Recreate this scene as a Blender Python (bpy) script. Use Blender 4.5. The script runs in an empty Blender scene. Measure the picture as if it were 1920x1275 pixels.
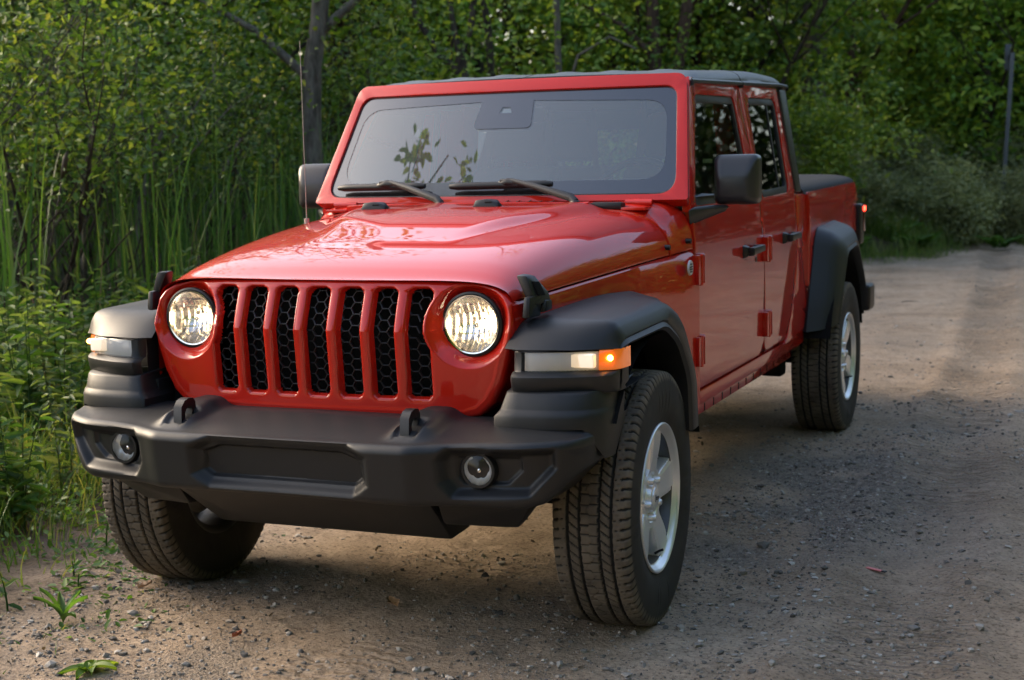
import bpy, bmesh, math, random
import numpy as np
from mathutils import Vector, Matrix
R = math.radians
sc = bpy.context.scene
col = sc.collection
rnd = random.Random(7)

# ------------------------------------------------------------------ camera
cd = bpy.data.cameras.new('camera'); cam = bpy.data.objects.new('camera', cd); col.objects.link(cam)
yaw, pitch, roll = R(-22.42833), R(-6.71003), R(-1.14221)
fw = Vector((math.sin(yaw)*math.cos(pitch), math.cos(yaw)*math.cos(pitch), math.sin(pitch)))
rt = fw.cross(Vector((0, 0, 1))).normalized(); up = rt.cross(fw)
rt2 = rt*math.cos(roll) + up*math.sin(roll); up2 = -rt*math.sin(roll) + up*math.cos(roll)
M = Matrix((rt2, up2, -fw)).transposed().to_4x4(); M.translation = Vector((2.17328, -4.23874, 1.40779))
cam.matrix_world = M
cd.sensor_width = 36; cd.lens = 50.978; cd.clip_start = .05; cd.clip_end = 400
cd.dof.use_dof = True; cd.dof.focus_distance = 4.3; cd.dof.aperture_fstop = 4.8
sc.camera = cam

# ------------------------------------------------------------------ sky and sun
SUN_EL, SUN_AZ = 24.0, 276.0      # azimuth of the sun, degrees clockwise from +Y
wd = bpy.data.worlds.new('World'); sc.world = wd; wd.use_nodes = True
nt = wd.node_tree; sky = nt.nodes.new('ShaderNodeTexSky'); sky.sky_type = 'NISHITA'; sky.sun_disc = False
sky.sun_elevation = R(SUN_EL); sky.sun_rotation = R(SUN_AZ); sky.air_density = 1.0; sky.dust_density = 5.0; sky.ozone_density = .7
bg = nt.nodes['Background']; bg.inputs[1].default_value = .15
nt.links.new(sky.outputs[0], bg.inputs[0])
sd = bpy.data.lights.new('sun', 'SUN'); sun = bpy.data.objects.new('sun', sd); col.objects.link(sun)
sd.energy = .50; sd.angle = R(46); sd.color = (1, .80, .56)
S = Vector((math.sin(R(SUN_AZ))*math.cos(R(SUN_EL)), math.cos(R(SUN_AZ))*math.cos(R(SUN_EL)), math.sin(R(SUN_EL))))
sun.rotation_euler = S.to_track_quat('Z', 'Y').to_euler()
vs = sc.view_settings; vs.view_transform = 'Standard'; vs.look = 'None'; vs.gamma = 1; vs.exposure = 1.9

# ------------------------------------------------------------------ materials
def mat(name, colour, rough=.5, metal=0, coat=0, coat_rough=.03, spec=.5, emis=None, estr=0, trans=0, bump=None, ior=1.45, alpha=1):
    m = bpy.data.materials.new(name); m.use_nodes = True
    b = m.node_tree.nodes['Principled BSDF']
    b.inputs['Base Color'].default_value = (*colour, 1); b.inputs['Roughness'].default_value = rough
    b.inputs['Metallic'].default_value = metal; b.inputs['Coat Weight'].default_value = coat
    b.inputs['Coat Roughness'].default_value = coat_rough; b.inputs['Specular IOR Level'].default_value = spec
    b.inputs['IOR'].default_value = ior; b.inputs['Transmission Weight'].default_value = trans
    b.inputs['Alpha'].default_value = alpha
    if emis: b.inputs['Emission Color'].default_value = (*emis, 1); b.inputs['Emission Strength'].default_value = estr
    if bump:
        scale, strength, dist = bump
        n = m.node_tree.nodes; l = m.node_tree.links
        tc = n.new('ShaderNodeTexCoord'); no = n.new('ShaderNodeTexNoise'); bp = n.new('ShaderNodeBump')
        no.inputs['Scale'].default_value = scale; no.inputs['Detail'].default_value = 4
        bp.inputs['Strength'].default_value = strength; bp.inputs['Distance'].default_value = dist
        l.new(tc.outputs['Object'], no.inputs['Vector']); l.new(no.outputs['Fac'], bp.inputs['Height']); l.new(bp.outputs[0], b.inputs['Normal'])
    return m
def glassy(name, tint, ior=1.5, rough=0.0, dust_haze=0):
    """thin pane: tinted see-through plus fresnel mirror"""
    m = bpy.data.materials.new(name); m.use_nodes = True; n = m.node_tree.nodes; l = m.node_tree.links
    n.remove(n['Principled BSDF']); out = n['Material Output']
    tr = n.new('ShaderNodeBsdfTransparent'); tr.inputs[0].default_value = (*tint, 1)
    gl = n.new('ShaderNodeBsdfGlossy'); gl.inputs['Roughness'].default_value = rough; gl.inputs[0].default_value = (1, 1, 1, 1)
    fr = n.new('ShaderNodeFresnel'); fr.inputs[0].default_value = ior
    mx = n.new('ShaderNodeMixShader'); l.new(fr.outputs[0], mx.inputs[0]); l.new(tr.outputs[0], mx.inputs[1]); l.new(gl.outputs[0], mx.inputs[2])
    if dust_haze:
        df = n.new('ShaderNodeBsdfDiffuse'); df.inputs[0].default_value = (.58, .68, .68, 1); m2 = n.new('ShaderNodeMixShader'); m2.inputs[0].default_value = dust_haze  # pale diffuse film, a painted haze that lightens the pane
        l.new(tr.outputs[0], m2.inputs[1]); l.new(df.outputs[0], m2.inputs[2]); l.new(m2.outputs[0], mx.inputs[1])
    l.new(mx.outputs[0], out.inputs[0]); return m
PAINT = mat('red_paint', (.47, .012, .004), .5, 0, 1.0, .012, .08)
PLASTIC = mat('grained_plastic', (.014, .0145, .016), .45, bump=(900, .3, .0006), spec=.45)
BLACK = mat('black_plastic', (.008, .008, .009), .42)
MATT = mat('matt_black', (.006, .006, .006), .8, spec=.2)
ROOFM = mat('hardtop_plastic', (.014, .016, .018), .38, bump=(700, .3, .0008), spec=.5)
def rubber():
    m = mat('tyre_rubber', (.018, .017, .016), .75, spec=.3); n = m.node_tree.nodes; l = m.node_tree.links
    at = n.new('ShaderNodeAttribute'); at.attribute_name = 'dust_haze'
    tc = n.new('ShaderNodeTexCoord'); no = n.new('ShaderNodeTexNoise'); no.inputs['Scale'].default_value = 14; no.inputs['Detail'].default_value = 5
    l.new(tc.outputs['Object'], no.inputs['Vector'])
    mu = n.new('ShaderNodeMath'); mu.operation = 'MULTIPLY'; l.new(at.outputs['Fac'], mu.inputs[0]); l.new(no.outputs['Fac'], mu.inputs[1])
    mx = n.new('ShaderNodeMix'); mx.data_type = 'RGBA'; mx.inputs[6].default_value = (.014, .014, .014, 1); mx.inputs[7].default_value = (.21, .172, .130, 1)
    l.new(mu.outputs[0], mx.inputs[0]); l.new(mx.outputs[2], n['Principled BSDF'].inputs['Base Color']); return m
RUBBER = rubber()
ALLOY = mat('alloy', (.74, .75, .77), .30, .62)
STEEL = mat('dark_steel', (.10, .10, .10), .45, .8)
CHROME = mat('reflector', (.80, .77, .73), .20, 1)
GLASS = glassy('windscreen_glass', (.82, .92, .88), 2.05, dust_haze=.085)
REARGL = glassy('rear_glass', (.82, .88, .85), 1.4)
DOORGL = glassy('front_door_glass', (.72, .80, .77), 1.5)
SIDEGL = glassy('side_glass', (.055, .06, .06), 1.55)
FRIT = mat('glass_frit', (.012, .012, .015), .12, ior=1.75, spec=.8)
LENS = glassy('clear_lens', (.93, .93, .93), 1.35)
SEAL = mat('rubber_seal', (.012, .012, .012), .5)
BULB = mat('lit_bulb', (1, .9, .7), .3, emis=(1, .80, .50), estr=5)
GLOW = mat('painted_bulb_glow', (.9, .8, .65), .2, emis=(1, .70, .38), estr=.55)  # emission standing in for bulb light mirrored by the reflector
SIGLOW = mat('painted_signal_glow', (.9, .85, .8), .3, emis=(1, .72, .42), estr=.16)  # weak emission imitating bulb light spread behind the signal lens
SIGNAL = mat('lit_signal_bulb', (1, .85, .6), .3, emis=(1, .66, .30), estr=5)
SIGREF = mat('signal_reflector', (.72, .72, .72), .30, .15)
AMBER = mat('amber_lens', (.75, .13, .01), .12, emis=(1, .22, .02), estr=.10, coat=1)
FOGREF = mat('fog_reflector', (.92, .92, .92), .22, .25)
AMBERL = mat('lit_amber_bulb', (1, .4, .05), .2, emis=(1, .38, .06), estr=7)
REDLIT = mat('lit_red_lens', (.6, .01, .01), .15, emis=(1, .04, .02), estr=3.5)
REDLENS = mat('smoked_red_lens', (.10, .006, .006), .12, coat=1)
FABRIC = mat('seat_cloth', (.06, .06, .066), .9)
VINYL = mat('dashboard_vinyl', (.09, .09, .095), .6)
COVER = mat('soft_cover', (.010, .010, .011), .75, bump=(300, .3, .001), spec=.3)
WHITE = mat('badge_white', (.6, .6, .6), .35)
TRIMGREY = mat('wiper_grey', (.035, .035, .035), .45)

# ------------------------------------------------------------------ mesh helpers
def lin(pts, *a): return np.array(pts, float)
def grid(P, cu=False, cv=False, keep=None):
    P = np.asarray(P, float); n, m = P.shape[:2]; V = P.reshape(-1, 3); F = []
    for i in range(n if cu else n-1):
        i2 = (i+1) % n
        for j in range(m if cv else m-1):
            j2 = (j+1) % m
            if keep is not None and not keep[i, j]: continue
            F.append((i*m+j, i*m+j2, i2*m+j2, i2*m+j))
    return V, F
def join(*parts):
    V, F, k = [], [], 0
    for v, f in parts:
        V.append(np.asarray(v, float)); F += [tuple(a+k for a in q) for q in f]; k += len(v)
    return np.concatenate(V), F
def mirror(p): return p[0]*np.array([-1, 1, 1.]), [tuple(reversed(q)) for q in p[1]]
def move(p, t, rot=None):
    V = np.asarray(p[0], float)
    if rot is not None: V = V @ np.array(rot.to_3x3()).T
    return V+np.array(t, float), p[1]
def new(name, p, m, parent=None, ang=32, attr=None, fix=True):
    me = bpy.data.meshes.new(name); me.from_pydata([tuple(v) for v in p[0]], [], p[1]); me.validate()
    if fix:
        bm = bmesh.new(); bm.from_mesh(me); bmesh.ops.recalc_face_normals(bm, faces=bm.faces); bm.to_mesh(me); bm.free()
    me.polygons.foreach_set('use_smooth', [True]*len(me.polygons))
    if ang: me.set_sharp_from_angle(angle=R(ang))
    for k in (m if isinstance(m, (list, tuple)) else [m]): me.materials.append(k)
    if attr is not None and len(attr[1]) == len(me.vertices):
        a = me.attributes.new(attr[0], 'FLOAT', 'POINT'); a.data.foreach_set('value', np.asarray(attr[1], 'f'))
    o = bpy.data.objects.new(name, me); col.objects.link(o)
    if parent: adopt(o, parent)
    return o
def adopt(o, parent):
    o.parent = parent; o.matrix_parent_inverse = world(parent).inverted()
def world(o):
    return (world(o.parent) @ o.matrix_parent_inverse @ o.matrix_basis) if o.parent else o.matrix_basis.copy()
def from_bm(bm):
    bm.verts.index_update(); bm.verts.ensure_lookup_table()
    V = np.array([v.co[:] for v in bm.verts]); F = [tuple(v.index for v in f.verts) for f in bm.faces]; bm.free(); return V, F
def box(x0, x1, y0, y1, z0, z1, bev=.006, seg=2, fn=None):
    bm = bmesh.new(); bmesh.ops.create_cube(bm, size=1)
    for v in bm.verts: v.co = (x0+(v.co.x+.5)*(x1-x0), y0+(v.co.y+.5)*(y1-y0), z0+(v.co.z+.5)*(z1-z0))
    if fn:
        for v in bm.verts: v.co = fn(v.co.copy())
    if bev: bmesh.ops.bevel(bm, geom=bm.edges[:], offset=bev, segments=seg, profile=.6, affect='EDGES')
    return from_bm(bm)
def hull(pts, bev=.006, seg=2):
    bm = bmesh.new()
    for q in pts: bm.verts.new(q)
    bmesh.ops.convex_hull(bm, input=bm.verts[:])
    bmesh.ops.dissolve_limit(bm, angle_limit=R(1), verts=bm.verts[:], edges=bm.edges[:])
    if bev: bmesh.ops.bevel(bm, geom=bm.edges[:], offset=bev, segments=seg, profile=.6, affect='EDGES')
    return from_bm(bm)
def tube(path, rad, n=10, cap=True):
    path = [Vector(q) for q in path]; rad = rad if hasattr(rad, '__len__') else [rad]*len(path); P = []
    for i, q in enumerate(path):
        t = (path[min(i+1, len(path)-1)]-path[max(i-1, 0)]).normalized()
        a = t.cross(Vector((0, 0, 1)) if abs(t.z) < .95 else Vector((1, 0, 0))).normalized(); b = t.cross(a)
        P.append([q+(a*math.cos(w)+b*math.sin(w))*rad[i] for w in np.linspace(0, 2*math.pi, n, endpoint=False)])
    V, F = grid(np.array(P), cv=True)
    if cap: F = F+[tuple(range(n)), tuple(range((len(path)-1)*n, len(path)*n))]
    return V, F
def lathe(prof, n=48, axis='x'):
    """prof: (along, radius) list round an axis"""
    a = np.linspace(0, 2*np.pi, n, endpoint=False); P = np.zeros((len(prof), n, 3))
    for i, (s, r) in enumerate(prof):
        c, d = r*np.cos(a), r*np.sin(a)
        P[i] = np.stack({'x': [s+0*a, d, c], 'y': [d, s+0*a, c], 'z': [c, d, s+0*a]}[axis], -1)
    return grid(P, cv=True)
def rounded(pts, rad, n=6):
    """closed polygon with rounded corners; rad scalar or list"""
    pts = [np.array(q, float) for q in pts]; k = len(pts); out = []
    rad = rad if hasattr(rad, '__len__') else [rad]*k
    for i in range(k):
        a, b, c = pts[i-1], pts[i], pts[(i+1) % k]; u = a-b; v = c-b; lu, lv = np.linalg.norm(u), np.linalg.norm(v); u /= lu; v /= lv
        h = math.acos(max(-1, min(1, float(u@v))))/2
        if rad[i] < 1e-5: out.append(b); continue
        d = min(rad[i]/math.tan(h), .48*lu, .48*lv)
        for t in np.linspace(0, 1, n): out.append((1-t)**2*(b+u*d)+2*t*(1-t)*b+t*t*(b+v*d))
    return out
def panel(outline, holes, fmap, thick, bev=.004, steps=((), ()), seg=2, out=None):
    """flat outline with holes, cut on a grid, laid on a surface fmap(a,b)->(x,y,z), given thickness and soft edges"""
    bm = bmesh.new(); E = []
    for loop in [outline]+list(holes):
        vs_ = [bm.verts.new((float(q[0]), float(q[1]), 0)) for q in loop]
        E += [bm.edges.new((vs_[i], vs_[(i+1) % len(vs_)])) for i in range(len(vs_))]
    bmesh.ops.triangle_fill(bm, use_beauty=True, use_dissolve=False, edges=E)
    for ax in (0, 1):
        for s in steps[ax]:
            no = (1, 0, 0) if ax == 0 else (0, 1, 0); co = (s, 0, 0) if ax == 0 else (0, s, 0)
            bmesh.ops.bisect_plane(bm, geom=bm.verts[:]+bm.edges[:]+bm.faces[:], plane_co=co, plane_no=no, dist=1e-5)
    bmesh.ops.recalc_face_normals(bm, faces=bm.faces)
    for v in bm.verts: v.co = Vector(fmap(v.co.x, v.co.y))
    bm.normal_update()
    tot = sum((f.normal*f.calc_area() for f in bm.faces), Vector())
    out = Vector(out) if out else (Vector((1, 0, 0)) if abs(tot.x) > abs(tot.y) else Vector((0, -1, 0)))
    if tot.dot(out) < 0: bmesh.ops.reverse_faces(bm, faces=bm.faces[:]); bm.normal_update()
    if thick:
        top = bm.faces[:]; vmap = {}
        for v in bm.verts[:]: vmap[v] = bm.verts.new(v.co-v.normal*thick)
        bd = [e for e in bm.edges if len(e.link_faces) == 1]; rim = []
        for f in top: bm.faces.new([vmap[v] for v in reversed(f.verts)])
        for e in bd:
            l = e.link_loops[0]; a, b = l.vert, l.link_loop_next.vert
            bm.faces.new((b, a, vmap[a], vmap[b])); 
        bm.normal_update()
        if bev: bmesh.ops.bevel(bm, geom=bd, offset=bev, segments=seg, profile=.5, affect='EDGES', clamp_overlap=True)
    return from_bm(bm)
def sm(a, b, x):
    t = np.clip((np.asarray(x, float)-a)/(b-a), 0, 1); return t*t*(3-2*t)
def pch(xs_, ys_):
    xs_, ys_ = np.array(xs_, float), np.array(ys_, float); d = np.diff(ys_)/np.diff(xs_); m = np.zeros(len(xs_)); m[0], m[-1] = d[0], d[-1]
    for i in range(1, len(xs_)-1): m[i] = 0 if d[i-1]*d[i] <= 0 else 2*d[i-1]*d[i]/(d[i-1]+d[i])
    def f(x):
        x = np.clip(np.asarray(x, float), xs_[0], xs_[-1]); i = np.clip(np.searchsorted(xs_, x)-1, 0, len(xs_)-2); h = xs_[i+1]-xs_[i]; t = (x-xs_[i])/h
        return (2*t**3-3*t*t+1)*ys_[i]+(t**3-2*t*t+t)*h*m[i]+(-2*t**3+3*t*t)*ys_[i+1]+(t**3-t*t)*h*m[i+1]
    return f
def sd_rbox(x, z, cx, cz, hx, hz, r):
    qx, qz = np.abs(x-cx)-hx+r, np.abs(z-cz)-hz+r
    return np.hypot(np.maximum(qx, 0), np.maximum(qz, 0))+np.minimum(np.maximum(qx, qz), 0)-r
def sd_poly(x, z, pts):
    pts = np.array(pts, float); d = np.full(np.shape(x), 1e9); ins = np.zeros(np.shape(x), bool); n = len(pts)
    for i in range(n):
        ax, az = pts[i]; bx, bz = pts[(i+1) % n]; ex, ez = bx-ax, bz-az; wx, wz = x-ax, z-az
        t = np.clip((wx*ex+wz*ez)/(ex*ex+ez*ez), 0, 1); d = np.minimum(d, np.hypot(wx-ex*t, wz-ez*t))
        c = ((az <= z) & (bz > z)) | ((bz <= z) & (az > z))
        with np.errstate(divide='ignore', invalid='ignore'): xi = ax+(z-az)/(bz-az+1e-12)*ex
        ins ^= c & (x < xi)
    return np.where(ins, -d, d)
def lettering(name, txt, size, m, parent, mw, depth=.001):
    cu = bpy.data.curves.new(name, 'FONT'); cu.body = txt; cu.size = size; cu.align_x = 'CENTER'; cu.align_y = 'CENTER'; cu.extrude = depth
    t = bpy.data.objects.new(name, cu); col.objects.link(t); dg = bpy.context.evaluated_depsgraph_get()
    me = bpy.data.meshes.new_from_object(t.evaluated_get(dg)); bpy.data.objects.remove(t)
    me.transform(mw); me.materials.clear(); me.materials.append(m); o = bpy.data.objects.new(name, me); col.objects.link(o); adopt(o, parent); return o
# ================================================================== the truck
truck = bpy.data.objects.new('pickup_truck', None); col.objects.link(truck); truck.location = (0, 1.9, 0)
truck['label'] = 'red four-door pickup truck with black hardtop parked on the dirt road, headlights on'; truck['category'] = 'pickup truck'
def part(name, p, m, parent=truck, **k): return new(name, p, m, parent, **k)

XS = lambda y: .605+.112*(np.asarray(y, float)+.44)+.012*sm(.55, .92, y)
ZS = lambda y: 1.032+.056*(np.asarray(y, float)+.44)
ZC = pch([-.46, -.354, -.125, .142, .36, .494, .72, .9], [1.075, 1.118, 1.168, 1.207, 1.23, 1.242, 1.254, 1.258])
def hood_z(y, s, d, full=True):
    """height of the bonnet at fraction s of the half width, d behind its front edge"""
    w = XS(y); x = s*w; wb = .27+.20*sm(-.1, .7, y)
    top = ZC(y)+.010*(1-s**2)+.026*sm(-.12, .30, y)*(1-sm(wb-.055, wb+.055, x))
    t = np.clip(d/.17, 0, 1); H = .062+(top-ZS(y)-.062)*np.sqrt(1-(1-t)**2)
    return ZS(y)+H*np.maximum(0, 1-s**8)**.5
YF = lambda x: -.468+.042*(np.abs(x)/.6)**2
def hood():
    t = np.linspace(0, 1, 75); s = 1-(1-t)**2.2; v = np.linspace(0, 1, 110)**1.7; rows = []
    for vv in v:
        y0 = -.468+vv*(.708+.468); w = XS(y0); x = s*w; d = vv*(1.176); y = np.minimum(YF(x)*(1-vv)+.708*vv, .708)
        rows.append(np.stack([x, y, hood_z(y, s, d)], -1))
    P = np.array(rows); 
    back = P[-1].copy(); back[:, 1] += .002; back[:, 2] -= .03
    fr = P[0].copy(); fr[:, 1] += .03; fr[:, 2] -= .004
    P = np.concatenate([[fr], P, [back]])
    side = P[:, -1:].copy(); side[:, :, 0] -= .03
    P = np.concatenate([P, side], 1)
    full = np.concatenate([P[:, ::-1]*np.array([-1, 1, 1.]), P[:, 1:]], 1)
    return grid(full)
HOOD = part('hood', hood(), PAINT, ang=50)

# cowl and side fenders belong to the body shell
def cowl():
    t = np.linspace(0, 1, 50); s = 1-(1-t)**2.2; rows = []
    ys = [.714, .716, .74, .77, .80, .83, .86, .89, .905]
    for y in ys:
        w = XS(y)+.003; zt = 1.262+.024*float(sm(.715, .83, y)); p = 8+8*float(sm(.72, .86, y))
        z = ZS(y)+(zt-ZS(y))*np.maximum(0, 1-s**p)**.5
        if y == .714: z = z-.03
        rows.append(np.stack([s*w, y+0*s, z], -1))
    P = np.array(rows); return grid(np.concatenate([P[:, ::-1]*np.array([-1, 1, 1.]), P[:, 1:]], 1))
def fender_side():
    rows = []
    for y in np.linspace(-.43, .908, 40):
        w = float(XS(y)); k = float(sm(.3, .9, y)); zt = float(ZS(y))-.006
        rows.append([(w-.04, y, zt-.004), (w-.006, y, zt), (w+.001, y, zt-.006), (w+.006+.012*k, y, zt-.05), (w+.010+.016*k, y, zt-.11), (w+.010+.016*k, y, .90), (w+.010+.016*k, y, .52)])
    return grid(np.array(rows))
def xside(z):
    z = np.asarray(z, float); return .7765-.010*sm(1.10, 1.26, z)-np.maximum(0, z-1.25)*.17+.004*sm(.55, .8, z)*(1-sm(.85, 1.15, z))-.006*(1-sm(.50, .62, z))
sidef = lambda off=0: (lambda a, b: (float(xside(b))+off, a, b))
ZST = [.52, .56, .6, .65, .7, .75, .8, .85, .9, .95, 1, 1.05, 1.1, 1.13, 1.16, 1.19, 1.22, 1.25, 1.28, 1.35, 1.45, 1.55, 1.65, 1.75]
quarter = panel(rounded([(2.52, .565), (2.80, .565), (3.00, .585), (3.043, .65), (3.043, 1.262), (2.81, 1.262), (2.795, 1.0), (2.68, .74), (2.56, .585)], [.0, .01, .05, .02, .008, .004, .05, .1, .05]), [], sidef(), .03, .004, ((), ZST))
rocker = join(box(.70, .772, .93, 2.98, .515, .572, .008), box(.66, .735, .95, 2.85, .455, .52, .012), box(.60, .70, .95, 2.9, .50, .58, 0))
shell = [fender_side(), quarter, rocker]
backw = [(-.70, 2.90), (.70, 2.90)]
shell += [box(.66, .745, 1.92, 2.10, .58, 1.70, .004, fn=lambda v: Vector((v.x-max(0, v.z-1.25)*.17, v.y, v.z)))]      # B pillar behind the doors
shell += [box(.62, .735, .93, 3.02, .56, 1.235, .002)]                                                                     # inner side of the cab
body = part('body', join(cowl(), *shell, *[mirror(q) for q in shell]), PAINT, ang=40)
rs = part('rocker_slot', box(.731, .7365, 1.05, 1.06, .462, .492, 0), MATT, body)
for k_ in range(13):
    for sx in (0, -1.4675):
        if k_ or sx: q_ = rs.copy(); col.objects.link(q_); q_.location = (sx, .14*k_, 0)
part('cab_floor', join(box(-.62, .62, .55, 3.02, .50, .58, 0), box(-.60, .60, .62, .74, .58, 1.20, 0)), MATT, body)

# grille -------------------------------------------------------------
LX, LZ, LR = .480, .966, .0885
GX = [i*.1095 for i in range(-3, 4)]
def grille_y(x, z):
    return -.515+.055*np.clip((z-.945)/.15, 0, 1)**1.15+.022*np.clip((.945-z)/.24, 0, 1)+.14*np.abs(x)**2
OUT = [(-.604, 1.028)]+[(-q[0], q[1]) for q in [(.585, 1.052), (.55, 1.070), (.49, 1.082), (.40, 1.089), (.2, 1.093)]]+[(0, 1.094)]
OUT = OUT[:-1]+[(0, 1.094)]+[(.2, 1.093), (.40, 1.089), (.49, 1.082), (.55, 1.070), (.585, 1.052), (.604, 1.028), (.612, .95), (.602, .88), (.580, .80), (.548, .738), (.51, .703), (.46, .688), (-.46, .688), (-.51, .703), (-.548, .738), (-.580, .80), (-.602, .88), (-.612, .95)]
def grille():
    xs_ = np.arange(-.668, .6681, .0032); zs_ = np.arange(.628, 1.128, .0032); X, Z = np.meshgrid(xs_, zs_, indexing='ij')
    so = sd_poly(X, Z, OUT); gx = np.gradient(so, .0032, axis=0); gz = np.gradient(so, .0032, axis=1); gl = np.hypot(gx, gz)+1e-9
    o = np.maximum(so, 0); Xc, Zc = X-gx/gl*o*.93, Z-gz/gl*o*.93
    Y = grille_y(Xc, Zc)
    r = .016; e = np.clip(so+r, 0, r); Y = Y+(r-np.sqrt(np.maximum(r*r-e*e, 0)))+o*1.7      # rounded rim, then a side wall
    Y = Y-.0016*np.exp(-((so+.024)/.005)**2)
    sd = np.full(X.shape, 9.)
    for g in GX:
        hz = .163; sd = np.minimum(sd, sd_rbox(X, Z, g, .909, .0400, hz, .022))
    lamp = np.hypot(np.abs(X)-LX, Z-LZ)
    bez = lamp-.1265
    sd = np.maximum(sd, -(bez-.006))
    lip = .020+.008*sm(.80, .75, Z)
    k = np.clip(1-sd/.010, 0, None)
    inn = np.maximum(-sd, 0); lipd = np.where(sd < 0, .024*(1-np.exp(-inn/.004))+inn*.5, 0)+.004*np.exp(-(np.clip(sd, 0, 1)/.004))*(sd >= 0)
    Y = Y+lipd
    b2 = np.clip(-bez, 0, .05); Y = Y+np.where(bez < 0, .044*sm(0, .040, b2)*.9+.003*sm(0, .008, b2), .0)
    keep = ~((sd < -.0085) | (lamp < LR-.004))
    keep = keep[:-1, :-1] & keep[1:, 1:]; kk = np.zeros(X.shape, bool); kk[:-1, :-1] = keep
    return grid(np.stack([Xc, Y, Zc], -1), keep=kk)
GRILLE = part('grille', grille(), PAINT, ang=0)
def honeycomb():
    parts = []; a = .0205; r = .0017
    for i in range(-16, 17):
        for j in range(-6, 7):
            cx, cz = i*a*1.5*1.0, .909+(j+(.5 if i % 2 else 0))*a*1.62
            if abs(cx) > .375 or abs(cz-.909) > .17: continue
            if math.hypot(abs(cx)-LX, cz-LZ) < .148: continue
            p = [np.array((cx+a*math.cos(k*math.pi/3), cz+a*.935*math.sin(k*math.pi/3))) for k in range(6)]
            for k in (0, 1, 2):
                q0, q1 = p[k], p[k+1]; t = (q1-q0)/np.linalg.norm(q1-q0)*.002; nn = np.array((-t[1], t[0]))/.002*r
                q0, q1 = q0-t, q1+t; V = []
                for yy in (0, .012):
                    for q in (q0+nn, q1+nn, q1-nn, q0-nn):
                        V.append((q[0], float(grille_y(q[0], q[1]))+.026+yy, q[1]))
                parts.append((np.array(V), [(0, 3, 2, 1), (0, 1, 5, 4), (2, 3, 7, 6)]))
    return join(*parts)
part('mesh_insert', honeycomb(), BLACK, GRILLE, ang=0)
part('radiator', box(-.40, .40, -.38, -.30, .66, 1.07, 0), MATT, truck)
part('engine_bay', box(-.55, .55, -.30, .60, .55, 1.03, 0), MATT, truck)

# headlights -----------------------------------------------------------
def headlight(s):
    y0 = float(grille_y(LX, LZ))+.048
    rr_ = np.concatenate([np.linspace(.0015, LR-.004, 26), [LR, LR+.002]]); aa_ = np.linspace(0, 2*np.pi, 120, endpoint=False); RR, AA = np.meshgrid(rr_, aa_, indexing='ij'); BX, BZ = RR*np.cos(AA), RR*np.sin(AA)
    dep = .064*np.clip(1-(RR/LR)**2, 0, 1)+.0022*np.abs(np.sin(BX*190))*(RR < LR-.006)+.0012*np.sin(np.round(BZ/.022)*2.3)*(RR < LR-.006)
    h = part('headlight', move(grid(np.stack([BX, dep, BZ], -1), cv=True), (s*LX, y0-.004, LZ)), CHROME, truck, ang=60)
    rim = lathe([(.004, LR+.007), (-.006, LR+.006), (-.008, LR+.001), (-.002, LR-.003)], 64, 'y')
    part('trim_ring', move(rim, (s*LX, y0-.004, LZ)), BLACK, h, ang=60)
    ch = lathe([(-.004, LR-.001), (-.009, LR-.003), (-.008, LR-.008), (.004, LR-.009)], 64, 'y'); part('chrome_ring', move(ch, (s*LX, y0-.004, LZ)), mat('chrome', (.8, .8, .8), .08, 1) if s < 0 else bpy.data.materials['chrome'], h, ang=60)
    dome = lathe([(-.002, LR-.001), (-.012, LR-.010), (-.020, .060), (-.025, .035), (-.027, .002)], 64, 'y')
    part('lens', move(dome, (s*LX, y0-.004, LZ)), LENS, h, ang=60)
    part('bulb', move(lathe([(-.012, .0005), (-.011, .007), (-.004, .011), (.010, .012), (.034, .011)], 20, 'y'), (s*LX+.010, y0+.018, LZ-.004)), BULB, h)
    part('bulb_shield', move(lathe([(-.016, .0005), (-.0155, .006), (-.012, .0085)], 20, 'y'), (s*LX+.010, y0+.018, LZ-.004)), CHROME, h)
    for dx, dz, w, hh in [(.030, .006, .011, .040), (.016, .022, .010, .020), (.044, -.014, .008, .026), (.028, -.036, .006, .024), (.052, .022, .005, .026), (.014, -.040, .005, .022), (.040, .044, .004, .020), (.062, .0, .004, .020), (-.002, -.050, .003, .018), (-.052, -.020, .003, .024), (-.040, -.046, .003, .012), (-.050, .034, .003, .014), (-.016, .020, .004, .012)]:
        r0 = math.hypot(dx, dz); yy = y0-.004+.064*(1-min(1, r0/LR)**2)-.007
        f = part('painted_bulb_glow', hull([(s*LX+dx-w, yy, LZ+dz-hh*.38), (s*LX+dx+w, yy, LZ+dz-hh*.5), (s*LX+dx+w*.9, yy, LZ+dz+hh*.5), (s*LX+dx-w*.9, yy, LZ+dz+hh*.42), (s*LX+dx, yy+.004, LZ+dz), (s*LX+dx-w*.5, yy-.002, LZ+dz+hh*.1)], .0012, 1), GLOW, h)  # glowing chips paint the bulb's reflected streaks onto the bowl
for s in (-1, 1): headlight(s)

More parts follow.
